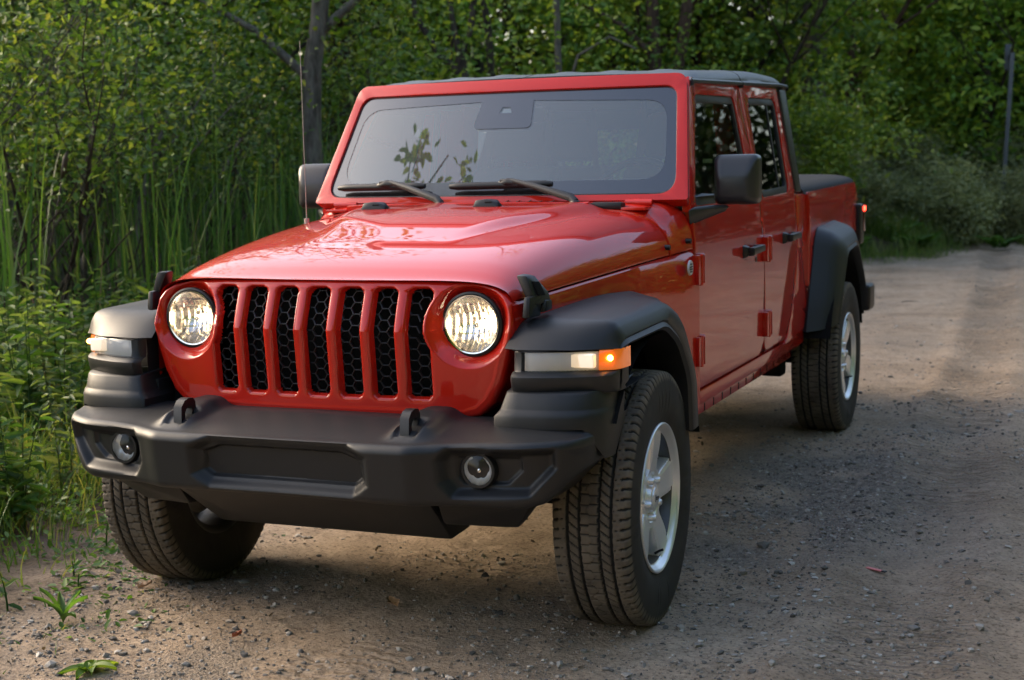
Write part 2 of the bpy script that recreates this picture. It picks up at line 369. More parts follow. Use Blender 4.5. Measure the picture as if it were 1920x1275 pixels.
# front fender flares with lamps -------------------------------------------
def bend(pts, n=6, rad=.06, m=4):
    """open path with rounded corners, fixed count of samples per corner and per straight"""
    pts = [np.array(q, float) for q in pts]; out = [pts[0]]
    cor = []
    for i in range(1, len(pts)-1):
        a, b, c = pts[i-1], pts[i], pts[i+1]; u = (a-b); v = (c-b); lu, lv = np.linalg.norm(u), np.linalg.norm(v); d = min(rad, .45*lu, .45*lv)
        cor.append([(1-t)**2*(b+u/lu*d)+2*t*(1-t)*b+t*t*(b+v/lv*d) for t in np.linspace(0, 1, n)])
    prev = pts[0]
    for k in cor+[[pts[-1]]]:
        for t in np.linspace(0, 1, m+1)[1:-1]: out.append(prev+(k[0]-prev)*t)
        out += k; prev = k[-1]
    return np.array(out)
def NY(x): return -.505+.095*np.clip((np.abs(x)-.66)/.23, 0, 1.1)**1.7
def front_flare():
    rows = [bend([(.60, -.485, .905), (.61, -.395, .975), (.635, .15, 1.004), (.665, .44, 1.0), (.69, .60, .76), (.69, .62, .54)], rad=.07),
            bend([(.650, -.505, .905), (.650, -.405, .979), (.66, .15, 1.006), (.68, .44, 1.002), (.70, .60, .76), (.70, .62, .54)], rad=.07),
            bend([(.80, -.478, .9045), (.80, -.400, .980), (.80, .12, 1.002), (.81, .37, .975), (.81, .53, .745), (.81, .55, .54)], rad=.07),
            bend([(.872, -.428, .904), (.872, -.398, .980), (.875, .105, .998), (.875, .295, .936), (.875, .458, .732), (.875, .478, .54)], rad=.06),
            bend([(.893, -.412, .904), (.893, -.392, .972), (.897, .10, .990), (.897, .285, .925), (.897, .448, .725), (.897, .470, .54)], rad=.06),
            bend([(.905, -.408, .904), (.905, -.385, .958), (.912, .09, .974), (.914, .262, .906), (.914, .420, .716), (.914, .442, .54)], rad=.06),
            bend([(.913, -.402, .904), (.916, -.355, .930), (.922, .045, .944), (.924, .200, .880), (.926, .325, .735), (.926, .345, .545)], rad=.05),
            bend([(.910, -.398, .903), (.912, -.345, .924), (.918, .038, .938), (.920, .190, .872), (.922, .312, .732), (.922, .332, .545)], rad=.05),
            bend([(.918, -.396, .903), (.923, -.330, .914), (.929, .028, .925), (.931, .172, .860), (.933, .285, .728), (.933, .304, .548)], rad=.05),
            bend([(.912, -.392, .903), (.915, -.318, .906), (.920, .020, .915), (.922, .160, .852), (.924, .270, .725), (.924, .290, .55)], rad=.05),
            bend([(.80, -.39, .903), (.80, -.33, .91), (.80, .02, .922), (.80, .165, .855), (.80, .275, .725), (.80, .295, .55)], rad=.05)]
    a = grid(np.array(rows))
    # nose under the seam: lamp pocket, lip and underside
    P = []; xs_ = np.concatenate([[.628, .634, .642], np.linspace(.66, .86, 14), [.878, .892, .902, .906, .905]])
    ex = [.03, .012, .003]+[0]*14+[.002, .008, .020, .045, .10]
    for x, e in zip(xs_, ex):
        y = float(NY(x))+e
        pocket = 1.0 if .664 < x < .909 else 0.
        P.append([(x, y+.20, .902), (x, y+.004, .902), (x, y, .898), (x, y+.018*pocket, .896), (x, y+.012*pocket-.004, .846), (x, y-.006, .843), (x, y-.022, .839), (x, y-.033, .831), (x, y-.034, .822), (x, y-.026, .792), (x, y-.018, .783), (x, y-.004, .780), (x, y+.25, .79)])
    b = grid(np.array(P))
    sidecap = grid(np.array([[(.905, -.29, .903), (.905, -.29, .80)], [(.916, -.352, .903), (.908, -.345, .79)], [(.912, -.362, .903), (.908, -.37, .785)]]))
    inner = grid(np.array([[(.628, -.475+.0, .902), (.628, -.475, .79)], [(.620, -.30, .97), (.62, -.30, .80)], [(.62, -.1, .98), (.62, -.1, .85)]]))
    return join(a, b, sidecap, inner)
def lamp_strip(x0, x1, z0, z1, off, n=14, wrap=False):
    f = []
    for t in np.linspace(0, 1, n):
        x = x0+(x1-x0)*t; e = float(pch([.86, .895, .905, .912, .916, .917], [0, .001, .008, .022, .045, .062])(x)) if wrap else 0
        y = float(NY(x))+off+e
        f.append([(x, y+.02, z1), (x, y-.002, z1), (x, y-.007, z1-.006), (x, y-.011, z0+.006), (x, y-.008, z0), (x, y+.02, z0)])
    V, F = grid(np.array(f)); m = 6; k = len(f)-1
    return V, F+[tuple(range(m)), tuple(range(k*m, k*m+m))]
def mx(s, p): return p if s > 0 else mirror(p)
for s in (-1, 1):
    fl = part('fender_flare', mx(s, front_flare()), PLASTIC, truck, ang=38)
    seam = [(x, float(NY(x))-.0015+(.03 if x > .9 else 0), .9035) for x in np.linspace(.635, .898, 12)]
    part('panel_seam', mx(s, tube(seam, .0022, 6)), MATT, fl)
    ts = part('turn_signal', mx(s, lamp_strip(.672, .862, .8445, .9005, .003)), LENS, truck, ang=40)
    part('reflector', mx(s, grid(np.array([[(x, float(NY(x))+.0045+.0015*math.sin(x*700), z) for z in (.843, .855, .867, .88, .89, .901)] for x in np.linspace(.668, .863, 40)]))), SIGREF, ts, ang=0)
    part('bulb', mx(s, box(.800, .828, float(NY(.815))+.000, float(NY(.815))+.005, .862, .882, .007, 3)), SIGNAL, ts)
    part('painted_bulb_glow', mx(s, box(.782, .858, float(NY(.80))+.0015, float(NY(.84))+.006, .853, .893, .006, 3)), SIGLOW, ts)  # added glow patch, painting the bulb's light on the signal reflector
    am = part('side_marker', mx(s, lamp_strip(.864, .917, .8445, .9015, .003, 22, True)), AMBER, truck, ang=40)
    part('bulb', mx(s, move(lathe([(-.012, .001), (-.008, .006), (0, .009), (.01, .004)], 12, 'y'), (.893, float(NY(.893))-.012, .879))), AMBERL, am)
    # stepped end cap between bumper and flare
    P = []
    for x, xt, y, dz in [(.588, .618, -.40, 0), (.588, .618, -.53, 0), (.591, .621, -.549, 0), (.600, .628, -.556, 0), (.66, .66, -.558, 0), (.74, .74, -.556, 0), (.80, .80, -.545, 0), (.845, .840, -.522, 0), (.872, .862, -.490, -.05), (.886, .876, -.455, -.09), (.893, .886, -.415, -.09), (.895, .890, -.36, -.03), (.893, .889, -.30, .02)]:
        P.append([(x, y+.03, .690+dz), (x, y, .690+dz), (x, y-.001, .720), (x+(xt-x)*.45, y+.004, .736), (x+(xt-x)*.5, y+.010, .740), (x+(xt-x)*.55, y+.012, .745), (xt, y+.021, .784), (xt, y+.028, .790), (xt-.01, y+.14, .80)])
    part('bumper_end_cap', mx(s, join(grid(np.array(P)), box(.60, .86, -.46, -.30, .60, .77, .004))), PLASTIC, truck, ang=40)

# bumper ---------------------------------------------------------------
def bumper():
    X = np.concatenate([[0], np.arange(.006, .84, .006), np.linspace(.842, .874, 14)]); n = len(X)
    front = pch([0, .24, .30, .40, .47, .53, .70, .80, .836, .858, .870, .876], [-.762, -.764, -.767, -.765, -.738, -.716, -.690, -.640, -.600, -.555, -.50, -.42])
    zt = pch([0, .25, .42, .52, .60, .84, .876], [.663, .664, .665, .668, .672, .676, .672]); zb = pch([0, .40, .50, .70, .76, .83, .876], [.492, .490, .488, .486, .496, .56, .60])
    zr = pch([0, .5, .876], [.706, .700, .694])
    rows = []
    for x in X:
        yf, z1, z0 = float(front(x)), float(zt(x)), float(zb(x)); yr = -.44
        hump = math.exp(-((x-.392)/.062)**4) if abs(x-.392) < .15 else 0
        prof = []
        # underside, front face, top: sampled densely
        for t in np.linspace(0, 1, 8): prof.append((-.40+(yf+.045+.40)*t, z0-.012+.012*t if 0 else z0))
        for t in np.linspace(0, math.pi/2, 8)[1:]: prof.append((yf+.018+.027*(1-math.sin(t)), z0+.030*(1-math.cos(t))))
        zz0, zz1 = z0+.030, z1-.026
        for t in np.linspace(0, 1, 48)[1:]: prof.append((yf+.018-.018*t if True else yf, zz0+(zz1-zz0)*t))
        for t in np.linspace(0, math.pi/2, 9)[1:]: prof.append((yf+.034*(1-math.cos(t)), zz1+.026*math.sin(t)))
        a = prof[-1]
        for t in np.linspace(0, 1, 22)[1:]:
            y = a[0]+(yr-a[0])*t; z = a[1]+(float(zr(x))-a[1])*min(1, t*1.6)
            z += .028*hump*float(sm(0, .25, t))
            prof.append((y, z))
        rows.append(prof)
    P = np.array(rows); Y, Z = P[..., 0].copy(), P[..., 1].copy(); XX = np.repeat(X[:, None], P.shape[1], 1)
    facing = (Z < .675) & (Y < -.45)
    fr = np.zeros(P.shape[1], bool); fr[8:8+7+47+4] = True
    # recesses pressed into the face
    c = sd_poly(XX, Z, [(-.5, .655), (.225, .655), (.285, .622), (.285, .545), (.24, .512), (-.5, .512)])
    c2 = sd_poly(XX, Z, [(-.5, .632), (.20, .632), (.255, .612), (.262, .556), (.235, .535), (-.5, .535)])
    f1 = sd_poly(XX, Z, [(.515, .650), (.80, .650), (.800, .60), (.735, .528), (.525, .520), (.495, .56), (.492, .62)])
    f2 = sd_poly(XX, Z, [(.530, .628), (.712, .630), (.712, .592), (.672, .552), (.550, .548), (.530, .57)])
    push = .030*sm(.012, -.022, c)+.016*sm(.003, -.006, c2)+.036*sm(.012, -.020, f1)+.012*sm(.005, -.008, f2)
    w = np.where(fr[None], 1., 0.); Y = Y+push*w
    # ledge around the tow-hook slot
    h = sd_rbox(XX, Y, .382, -.655, .036, .045, .02); Z = np.where((~fr[None]) & (Z > .66), Z-.016*sm(.006, -.008, h), Z)
    P = np.stack([XX, Y, Z], -1)
    full = np.concatenate([P[::-1]*np.array([-1, 1, 1.]), P[1:]], 0); return grid(full)
BUMP = part('front_bumper', bumper(), PLASTIC, truck, ang=45)
for s in (-1, 1):
    hook = [(.376, -.610, .69), (.376, -.612, .728), (.376, -.622, .740), (.376, -.642, .742), (.376, -.662, .736), (.376, -.676, .720), (.376, -.680, .66)]
    P = []
    for i, q in enumerate(hook):
        w = .014; tt = .010; a = math.pi*(i/6); nn = (-math.cos(a), math.sin(a)) if 0 else None
        c = np.array([-.645, .690]); d = np.array(q[1:])-c; d /= np.linalg.norm(d); o = np.array(q[1:])+d*tt*.6; k = np.array(q[1:])-d*tt*2.0
        P.append([(q[0]-w, o[0], o[1]), (q[0]+w, o[0], o[1]), (q[0]+w, k[0], k[1]), (q[0]-w, k[0], k[1])])
    V, F = grid(np.array(P), cv=True); part('tow_hook', mx(s, (V, F+[(0, 1, 2, 3), (24, 25, 26, 27)])), BLACK, truck, ang=40)
    fx, fy, fz, fr = .590, -.655, .590, .043
    fr2 = np.linspace(.001, fr, 18); FR_, FA_ = np.meshgrid(fr2, np.linspace(0, 2*np.pi, 64, endpoint=False), indexing='ij'); FX_ = FR_*np.cos(FA_)
    fog = part('fog_light', mx(s, move(grid(np.stack([FX_, .028*(1-(FR_/fr)**2)+.003*np.abs(np.sin(FX_*150)), FR_*np.sin(FA_)], -1), cv=True), (fx, fy-.012, fz))), FOGREF, truck, ang=60)
    part('trim_ring', mx(s, move(lathe([(.04, fr+.010), (-.006, fr+.010), (-.014, fr+.006), (-.014, fr-.001), (.0, fr-.001)], 40, 'y'), (fx, fy, fz))), BLACK, fog, ang=50)
    part('lens', mx(s, move(lathe([(-.012, fr-.001), (-.017, .030), (-.020, .001)], 40, 'y'), (fx, fy, fz))), LENS, fog, ang=60)
    part('bulb_shield', mx(s, move(lathe([(.0, .0005), (.002, .006), (.02, .008)], 20, 'y'), (fx-.004, fy+.002, fz-.004))), CHROME, fog)
# air dam and skid plate under the bumper
dam = hull([(s*.43, -.66, .492) for s in (-1, 1)]+[(s*.41, -.52, .405) for s in (-1, 1)]+[(s*.40, -.44, .325) for s in (-1, 1)]+[(s*.43, -.30, .49) for s in (-1, 1)]+[(s*.39, -.28, .325) for s in (-1, 1)]+[(s*.30, -.46, .335) for s in (-1, 1)], .006)
wing = hull([(.44, -.63, .492), (.72, -.60, .492), (.43, -.56, .40), (.64, -.50, .392), (.44, -.36, .49), (.70, -.40, .49), (.43, -.40, .39), (.62, -.40, .388)], .012)
part('air_dam', join(dam, wing, mirror(wing)), BLACK, truck)

# windscreen -----------------------------------------------------------
def wmap(off=0.):
    def f(x, z):
        y = .800+.615*(z-1.31)+.055*(x/.7)**2; return (x, y+off*.852, z-off*.52*0)
    return f
ZG = [1.29, 1.32, 1.4, 1.5, 1.6, 1.7, 1.74]; XG = list(np.arange(-.72, .73, .06))
fo = rounded([(-.768, 1.288), (.768, 1.288), (.690, 1.757), (-.690, 1.757)], [.01, .01, .05, .05], 8)
gl = rounded([(-.722, 1.309), (.722, 1.309), (.662, 1.712), (-.662, 1.712)], [.065, .065, .055, .055], 10)
frame = panel(fo, [gl], wmap(0), .05, .012, (XG, ZG), 4)
pill = panel([(.90, 1.24), (.955, 1.24), (1.02, 1.36), (1.225, 1.70), (1.225, 1.745), (1.17, 1.745), (.90, 1.30)], [], lambda a, b: (.7665-max(0, b-1.288)*.166-.003, a, b), .03, .003, ((), [1.28, 1.4, 1.5, 1.6, 1.7]))
WF = part('windshield_frame', join(frame, pill, mirror(pill)), PAINT, truck, ang=40)
gi = rounded([(-.670, 1.362), (.670, 1.362), (.632, 1.655), (.08, 1.672), (-.08, 1.672), (-.632, 1.655)], [.08, .08, .09, 0, 0, .09], 10)
go = rounded([(-.727, 1.304), (.727, 1.304), (.667, 1.717), (-.667, 1.717)], [.068, .068, .058, .058], 10)
WG = part('windshield', panel(go, [], wmap(.016), 0, 0, (XG, ZG)), GLASS, truck, ang=0)
part('glass_border', panel(go, [gi], wmap(.0135), 0, 0, (XG, ZG)), FRIT, WG, ang=0)
part('glass_seal', panel(rounded([(-.7265, 1.3045), (.7265, 1.3045), (.6665, 1.7165), (-.6665, 1.7165)], [.068, .068, .058, .058], 10), [rounded([(-.718, 1.313), (.718, 1.313), (.658, 1.708), (-.658, 1.708)], [.062, .062, .052, .052], 10)], wmap(.013), .004, 0, (XG, ZG)), SEAL, WG, ang=0)
sb = rounded([(-.125, 1.565), (.118, 1.565), (.106, 1.69), (-.106, 1.69)], [.02, .02, .0, .0], 5)
SBX = part('sensor_cover', panel(sb, [rounded([(-.026, 1.625), (.026, 1.625), (.016, 1.648), (-.016, 1.648)], .002, 3)], wmap(.0128), .02, 0, (XG, ZG)), FRIT, WG, ang=30)
part('camera_lens', panel(rounded([(-.028, 1.622), (.028, 1.622), (.018, 1.65), (-.018, 1.65)], .002, 3), [], wmap(.030), 0, 0), WHITE, SBX, ang=0)
for s in (-1, 1):
    y = .802+.055*(.6/.7)**2-.02; hz = 1.280
    part('windshield_hinge', mx(s, join(move(tube([(-.050, 0, 0), (.050, 0, 0)], .0115, 14), (.600, y-.022, hz)), box(.562, .640, y-.02, y+.025, hz-.008, hz+.012, .003), box(.556, .648, y-.10, y-.018, hz-.026, hz-.014, .003))), PAINT, truck)
# wipers
def wiper(px, x0, x1, hx):
    f = wmap(-.035); b0 = f(x0, 1.347); b1 = f(x1, 1.351); piv = (px, .745, 1.285); mid = f(hx, 1.363)
    arm = tube([piv, (px-.02, .752, 1.303), (px*.35+hx*.65, (mid[1]-.016)*.65+.748*.35, 1.345), (hx, mid[1]-.008, 1.366), (hx-.05, mid[1]-.006, 1.366)], [.016, .0155, .012, .009, .007], 10)
    w = part('wiper', join(arm, move(lathe([(-.02, .018), (.012, .018), (.018, .012), (.018, .001)], 18, 'z'), (px, .745, 1.275))), TRIMGREY, truck, ang=50)
    n = 14; P = [[b0[k]+(b1[k]-b0[k])*t for k in range(3)] for t in np.linspace(0, 1, n)]; P = [(q[0], .800+.615*(q[2]-1.31)+.055*(q[0]/.7)**2-.024, q[2]) for q in P]
    bl = tube(P, [.009]+[.0145]*(n-2)+[.009], 8)
    con = tube([(hx-.06, mid[1]+.002, 1.353), (hx-.02, mid[1]-.006, 1.360), (hx+.06, mid[1]+.004, 1.351)], [.012, .017, .012], 10)
    part('wiper_blade', join(bl, con), BLACK, w, ang=50)
wiper(-.165, -.655, -.258, -.405); wiper(.375, -.150, .265, .11)
# cowl vent with louvres
def on_cowl(x, y): return 1.262+.024*float(sm(.715, .83, y))+.001
cv = [box(-.47, .475, .722, .795, 1.258, 1.281, .008)]
cv += [hull([(x, .722, 1.278), (x+.035, .722, 1.280), (x+.035, .790, 1.294), (x+.004, .790, 1.284), (x, .79, 1.276), (x+.035, .722, 1.274)], 0) for x in np.arange(-.03, .28, .046)]
cv += [box(.44, .56, .72, .775, 1.258, 1.284, .010)]
part('cowl_vent', join(*cv), PLASTIC, truck)
nz = [hull([(x-.055, .700, 1.262), (x+.065, .700, 1.262), (x+.06, .690, 1.285), (x-.05, .695, 1.281), (x-.055, .73, 1.262), (x+.065, .73, 1.262), (x+.05, .73, 1.288), (x-.045, .73, 1.283)], .004) for x in (.385, -.49)]
for q in nz: part('hood_hinge_bracket', q, PAINT, truck)
for x, y in ((-.300, .475), (.125, .520)):
    z = float(hood_z(np.array(y), np.array(abs(x)/float(XS(y))), np.array(.9)))
    b = hull([(x-.052, y-.022, z-.006), (x+.05, y-.022, z-.004), (x-.046, y+.03, z-.004), (x+.050, y+.03, z-.004), (x-.040, y-.014, z+.022), (x+.0, y-.014, z+.026), (x+.045, y-.012, z+.014), (x+.03, y+.02, z+.024), (x-.03, y+.02, z+.022)], .004)
    hb = part('hood_bumper', b, BLACK, HOOD)
    part('bumper_slot', box(x-.004, x+.024, y-.018, y-.010, z+.004, z+.017, .002, 1), MATT, hb)
# hood latches
for s in (-1, 1):
    L = [hull([(.640, -.395, 1.02), (.662, -.395, 1.02), (.636, -.33, 1.025), (.664, -.325, 1.025), (.60, -.39, 1.105), (.636, -.395, 1.105), (.605, -.345, 1.108), (.64, -.342, 1.102), (.668, -.30, 1.05), (.672, -.29, 1.02)], .006),
         hull([(.632, -.43, .985), (.655, -.43, .985), (.628, -.35, .985), (.66, -.345, .985), (.635, -.42, 1.045), (.655, -.42, 1.045), (.632, -.35, 1.05), (.664, -.345, 1.05)], .008),
         hull([(.645, -.345, .995), (.672, -.345, .995), (.645, -.285, .998), (.672, -.283, 1.0), (.648, -.34, 1.035), (.673, -.335, 1.03), (.648, -.29, 1.03), (.673, -.288, 1.028)], .006)]
    hl = part('hood_latch', mx(s, join(*L)), BLACK, truck)
    part('latch_slot', mx(s, hull([(.655, -.372, 1.046), (.667, -.345, 1.045), (.640, -.377, 1.088), (.650, -.355, 1.086), (.665, -.372, 1.046), (.676, -.345, 1.045), (.650, -.377, 1.088), (.660, -.355, 1.086)], .003)), MATT, hl)
# fender badge, bolts, antenna
bd = part('fender_badge', move(lathe([(0, .0005), (.0015, .020), (.003, .026), (.0, .0275), (-.004, .0275)], 32, 'x'), (.7905, .800, 1.045)), WHITE, truck, ang=60)
part('badge_marks', join(*[box(.7925, .7945, .800-w, .800+w, z-.0025, z+.0025, 0) for w, z in ((.012, 1.058), (.018, 1.048), (.018, 1.040), (.012, 1.031))]), mat('badge_ink', (.06, .06, .06), .5), bd)
for s in (-1, 1):
    for q in ((.744, .689, 1.124), (.776, .850, 1.138)): part('body_bolt', mx(s, move(lathe([(0, .001), (.004, .006), (.004, .009), (-.02, .010)], 14, 'x'), q)), BLACK, truck)
part('antenna', join(tube([(-.70, .665, 1.19), (-.70, .665, 1.235)], .010, 10), tube([(-.70, .665, 1.23)]+[(-.70, .665-.004*t, 1.23+.68*t) for t in (.2, .4, .6, .8, 1)], [.0018]+[.0012]*5, 8)), mat('antenna_steel', (.42, .38, .34), .6, 0), truck)
# doors -----------------------------------------------------------------
FD = rounded([(.935, .583), (.915, .70), (.915, 1.28), (1.17, 1.727), (1.972, 1.748), (2.03, 1.25), (2.056, 1.0), (2.056, .63), (1.98, .583)], [.06, .02, .03, .04, .015, .2, .2, .06, .06])
FW = rounded([(.978, 1.262), (.965, 1.33), (1.228, 1.680), (1.858, 1.694), (1.905, 1.262)], [.03, .08, .05, .05, .04])
RD = rounded([(2.064, .62), (2.064, 1.0), (2.038, 1.25), (1.980, 1.749), (2.775, 1.768), (2.803, 1.28), (2.785, 1.0), (2.67, .745), (2.53, .588), (2.10, .588)], [.06, .2, .2, .015, .04, .1, .1, .1, .10, .06])
RW = rounded([(2.085, 1.262), (2.108, 1.700), (2.690, 1.716), (2.672, 1.275)], [.04, .05, .06, .06])
YST = list(np.arange(.95, 2.8, .15))
def ring(loop, d):
    L = np.array(loop); c = L.mean(0); out = []
    for i in range(len(L)):
        t = L[(i+1) % len(L)]-L[i-1]; n = np.array((t[1], -t[0])); n /= np.linalg.norm(n)+1e-9
        if (c-L[i])@n < 0: n = -n
        out.append(L[i]+n*d)
    return out
def door_handle(y0, y1, z):
    base = hull([(.774, y0-.012, z-.034), (.774, y0+.04, z-.034), (.774, y0-.012, z+.022), (.774, y0+.04, z+.024), (.800, y0-.004, z-.024), (.800, y0+.032, z-.022), (.800, y0-.004, z+.014), (.800, y0+.032, z+.016)], .006)
    grip = hull([(.800, y0, z-.024), (.826, y0+.004, z-.020), (.800, y0, z+.014), (.826, y0+.004, z+.012), (.802, y1, z-.016), (.824, y1, z-.012), (.802, y1, z+.016), (.824, y1, z+.014)], .006)
    tail = hull([(.776, y1-.03, z-.012), (.776, y1+.004, z-.012), (.81, y1-.02, z-.012), (.81, y1, z-.012), (.776, y1-.03, z+.014), (.776, y1+.004, z+.014), (.81, y1-.02, z+.014), (.81, y1, z+.014)], .003)
    return join(base, grip, tail)
def hinge(y, z):
    return join(box(.774, .803, y-.045, y-.006, z-.058, z+.050, .004), hull([(.772, y+.006, z-.055), (.812, y+.006, z-.055), (.772, y+.006, z+.050), (.812, y+.006, z+.050), (.772, y+.03, z+.055), (.803, y+.03, z+.055), (.778, y+.10, z+.045), (.786, y+.10, z+.045), (.778, y+.105, z-.0), (.786, y+.105, z-.0), (.803, y+.03, z-.055), (.772, y+.03, z-.055)], .004),
                move(lathe([(-.062, .001), (-.062, .010), (.052, .010), (.052, .001)], 14, 'z'), (.798, y, z)), move(lathe([(0, .001), (.0035, .008), (0, .010)], 12, 'x'), (.792, y+.062, z+.012)), move(lathe([(0, .001), (.0035, .008), (0, .010)], 12, 'x'), (.791, y+.062, z-.022)))
for s in (-1, 1):
    for k, (o_, w_, hy0, hy1, hz, hin) in enumerate(((FD, FW, 1.665, 1.885, 1.055, [(.915, 1.035), (.915, .735)]), (RD, RW, 2.455, 2.675, 1.072, [(2.062, 1.045), (2.062, .715)]))):
        d = part('door', mx(s, panel(o_, [w_], sidef(0), .028, .004, (YST, ZST), 3)), PAINT, truck, ang=40)
        part('window_seal', mx(s, panel(w_, [ring(w_, .030)], sidef(-.006), .018, .002, (YST, ZST))), SEAL, d)
        part('window', mx(s, panel(ring(w_, .02), [], sidef(-.014), 0, 0, (YST, ZST))), SIDEGL if k else DOORGL, d, ang=0)
        if k: part('window_divider', mx(s, panel([(2.500, 1.262), (2.518, 1.262), (2.540, 1.70), (2.522, 1.70)], [], sidef(-.010), .006, 0, ((), ZST))), SEAL, d)
        h = part('door_handle', mx(s, door_handle(hy0, hy1, hz)), BLACK, d)
        part('handle_recess', mx(s, panel(rounded([(hy0+.035, hz-.045), (hy1-.02, hz-.045), (hy1-.02, hz+.045), (hy0+.035, hz+.045)], .04, 8), [], lambda a, b: (float(xside(b))+.001-.0*a, a, b), 0, 0)), PAINT, d, ang=0)
        for y, z in hin: part('hinge', mx(s, hinge(y, z)), PAINT, d, ang=35)
        if not k: part('key_lock', mx(s, move(lathe([(.004, .001), (.005, .009), (.003, .013), (-.01, .014)], 20, 'x'), (.777, 1.895, 1.005))), STEEL, d)
# mirrors ----------------------------------------------------------------
def mirror_head():
    X0, X1, Z0, Z1 = .806, .974, 1.262, 1.447
    bm = bmesh.new(); pts = []
    def loop(y, ix0, ix1, iz0, iz1, r):
        return [(q[0], y, q[1]) for q in rounded([(X0+ix0, Z0+iz0), (X1-ix1, Z0+iz0), (X1-ix1, Z1-iz1), (X0+ix0, Z1-iz1)], r, 8)]
    L = [loop(1.130, .012, .010, .012, .012, .022), loop(1.134, .0, .0, 0, 0, .026), loop(1.095, 0, 0, 0, 0, .028), loop(1.078, .001, .002, .0, .004, .026), loop(1.060, .006, .010, .003, .022, .026), loop(1.044, .016, .022, .008, .054, .022), loop(1.037, .022, .030, .016, .072, .020), loop(1.034, .034, .040, .034, .086, .016)]
    V, F = grid(np.array(L), cv=True); n = len(L[0])
    return V, F+[tuple(range((len(L)-1)*n, len(L)*n))]
for s in (-1, 1):
    arm = hull([(.758, .885, 1.255), (.758, .90, 1.192), (.758, 1.0, 1.258), (.758, .99, 1.20), (.87, 1.045, 1.262), (.87, 1.05, 1.243), (.84, 1.10, 1.262), (.83, 1.10, 1.236), (.80, .985, 1.262)], .010, 3)
    m_ = part('side_mirror', mx(s, join(mirror_head(), arm)), mat('mirror_housing', (.020, .020, .022), .33, spec=.6) if s < 0 else bpy.data.materials['mirror_housing'], truck, ang=50)
    part('mirror_glass', mx(s, grid(np.array([[(.822, 1.1315, 1.28), (.960, 1.1315, 1.28)], [(.822, 1.1315, 1.43), (.960, 1.1315, 1.43)]]))), mat('mirror_silver', (.8, .8, .8), .02, 1), m_)
# roof -------------------------------------------------------------------
def roof_piece(y0, y1, x0=0., mirrored=True, rib=()):
    rows = []; n = 26
    for y in np.concatenate([[y0], [y0+.001], np.linspace(y0+.006, y1-.004, n), [y1]]):
        w = .700-.004*(y-1.2)/1.7; zt = 1.768+.020*sm(1.17, 1.35, y)+.050*sm(1.2, 2.5, y)-.03*sm(2.72, 2.96, y)**2*1.1; ze = 1.728+.030*(y-1.2)/.8*.9 if y < 2 else 1.755+.02*(y-2)
        ze = 1.722+.034*(y-1.18)
        ze = min(ze, 1.776); r = []
        for t in np.linspace(0, 1, 30):
            x = x0+(w-.075-x0)*t; z = zt-.012*(x/.7)**2
            for (ra, rb) in rib: z += .005*float(sm(ra-.012, ra+.012, x)*(1-sm(rb-.012, rb+.012, x)))*float(sm(y0+.05, y0+.09, y)*(1-sm(y1-.09, y1-.05, y)))
            r.append((x, y, z))
        zc = r[-1][2]
        for t in np.linspace(0, math.pi/2, 9)[1:]: r.append((w-.075+.066*math.sin(t), y, zc-.045*(1-math.cos(t))))
        r += [(w-.004, y, ze+.016), (w+.004, y, ze+.010), (w+.004, y, ze), (w-.03, y, ze-.004)]
        if y in (y0, y1): r = [(a, b, c-.012) for a, b, c in r]
        rows.append(r)
    P = np.array(rows)
    if x0 == 0 and mirrored: P = np.concatenate([P[:, ::-1]*np.array([-1, 1, 1.]), P[:, 1:]], 1)
    return grid(P)
RB = [(.10, .17), (.30, .37), (.50, .57)]
def front_roof(s):
    p = roof_piece(1.168, 1.985, .0 if 0 else .004 if s > 0 else .004, False, RB)
    return mx(s, p)
# the left-hand lift-off panel is narrower, its seam lies right of centre
RP = part('roof', roof_piece(1.993, 2.945, rib=RB), ROOFM, truck, ang=45)
for s in (-1, 1): part('roof_panel', front_roof(s), ROOFM, RP, ang=45)
cp = [hull([(.690, 2.785, 1.762), (.690, 2.93, 1.770), (.772, 2.808, 1.270), (.772, 2.925, 1.270), (.60, 2.93, 1.770), (.60, 2.925, 1.270), (.60, 2.79, 1.762), (.66, 2.81, 1.27)], .012)]
cp += [box(-.62, .62, 2.90, 2.93, 1.60, 1.77, .004), box(-.62, .62, 2.90, 2.93, 1.24, 1.32, .004), box(.50, .66, 2.90, 2.93, 1.3, 1.62, .004)]
part('hardtop_pillar', join(cp[0], mirror(cp[0]), cp[1], cp[2], cp[3], mirror(cp[3])), ROOFM, truck)
part('rear_window', grid(np.array([[(-.51, 2.915, 1.31), (.51, 2.915, 1.31)], [(-.51, 2.915, 1.61), (.51, 2.915, 1.61)]])), REARGL, truck)
part('headliner', join(box(-.62, .62, 1.22, 2.90, 1.70, 1.712, 0), box(-.665, -.60, 1.20, 2.9, 1.68, 1.72, 0), box(.60, .665, 1.20, 2.9, 1.68, 1.72, 0)), VINYL, truck)
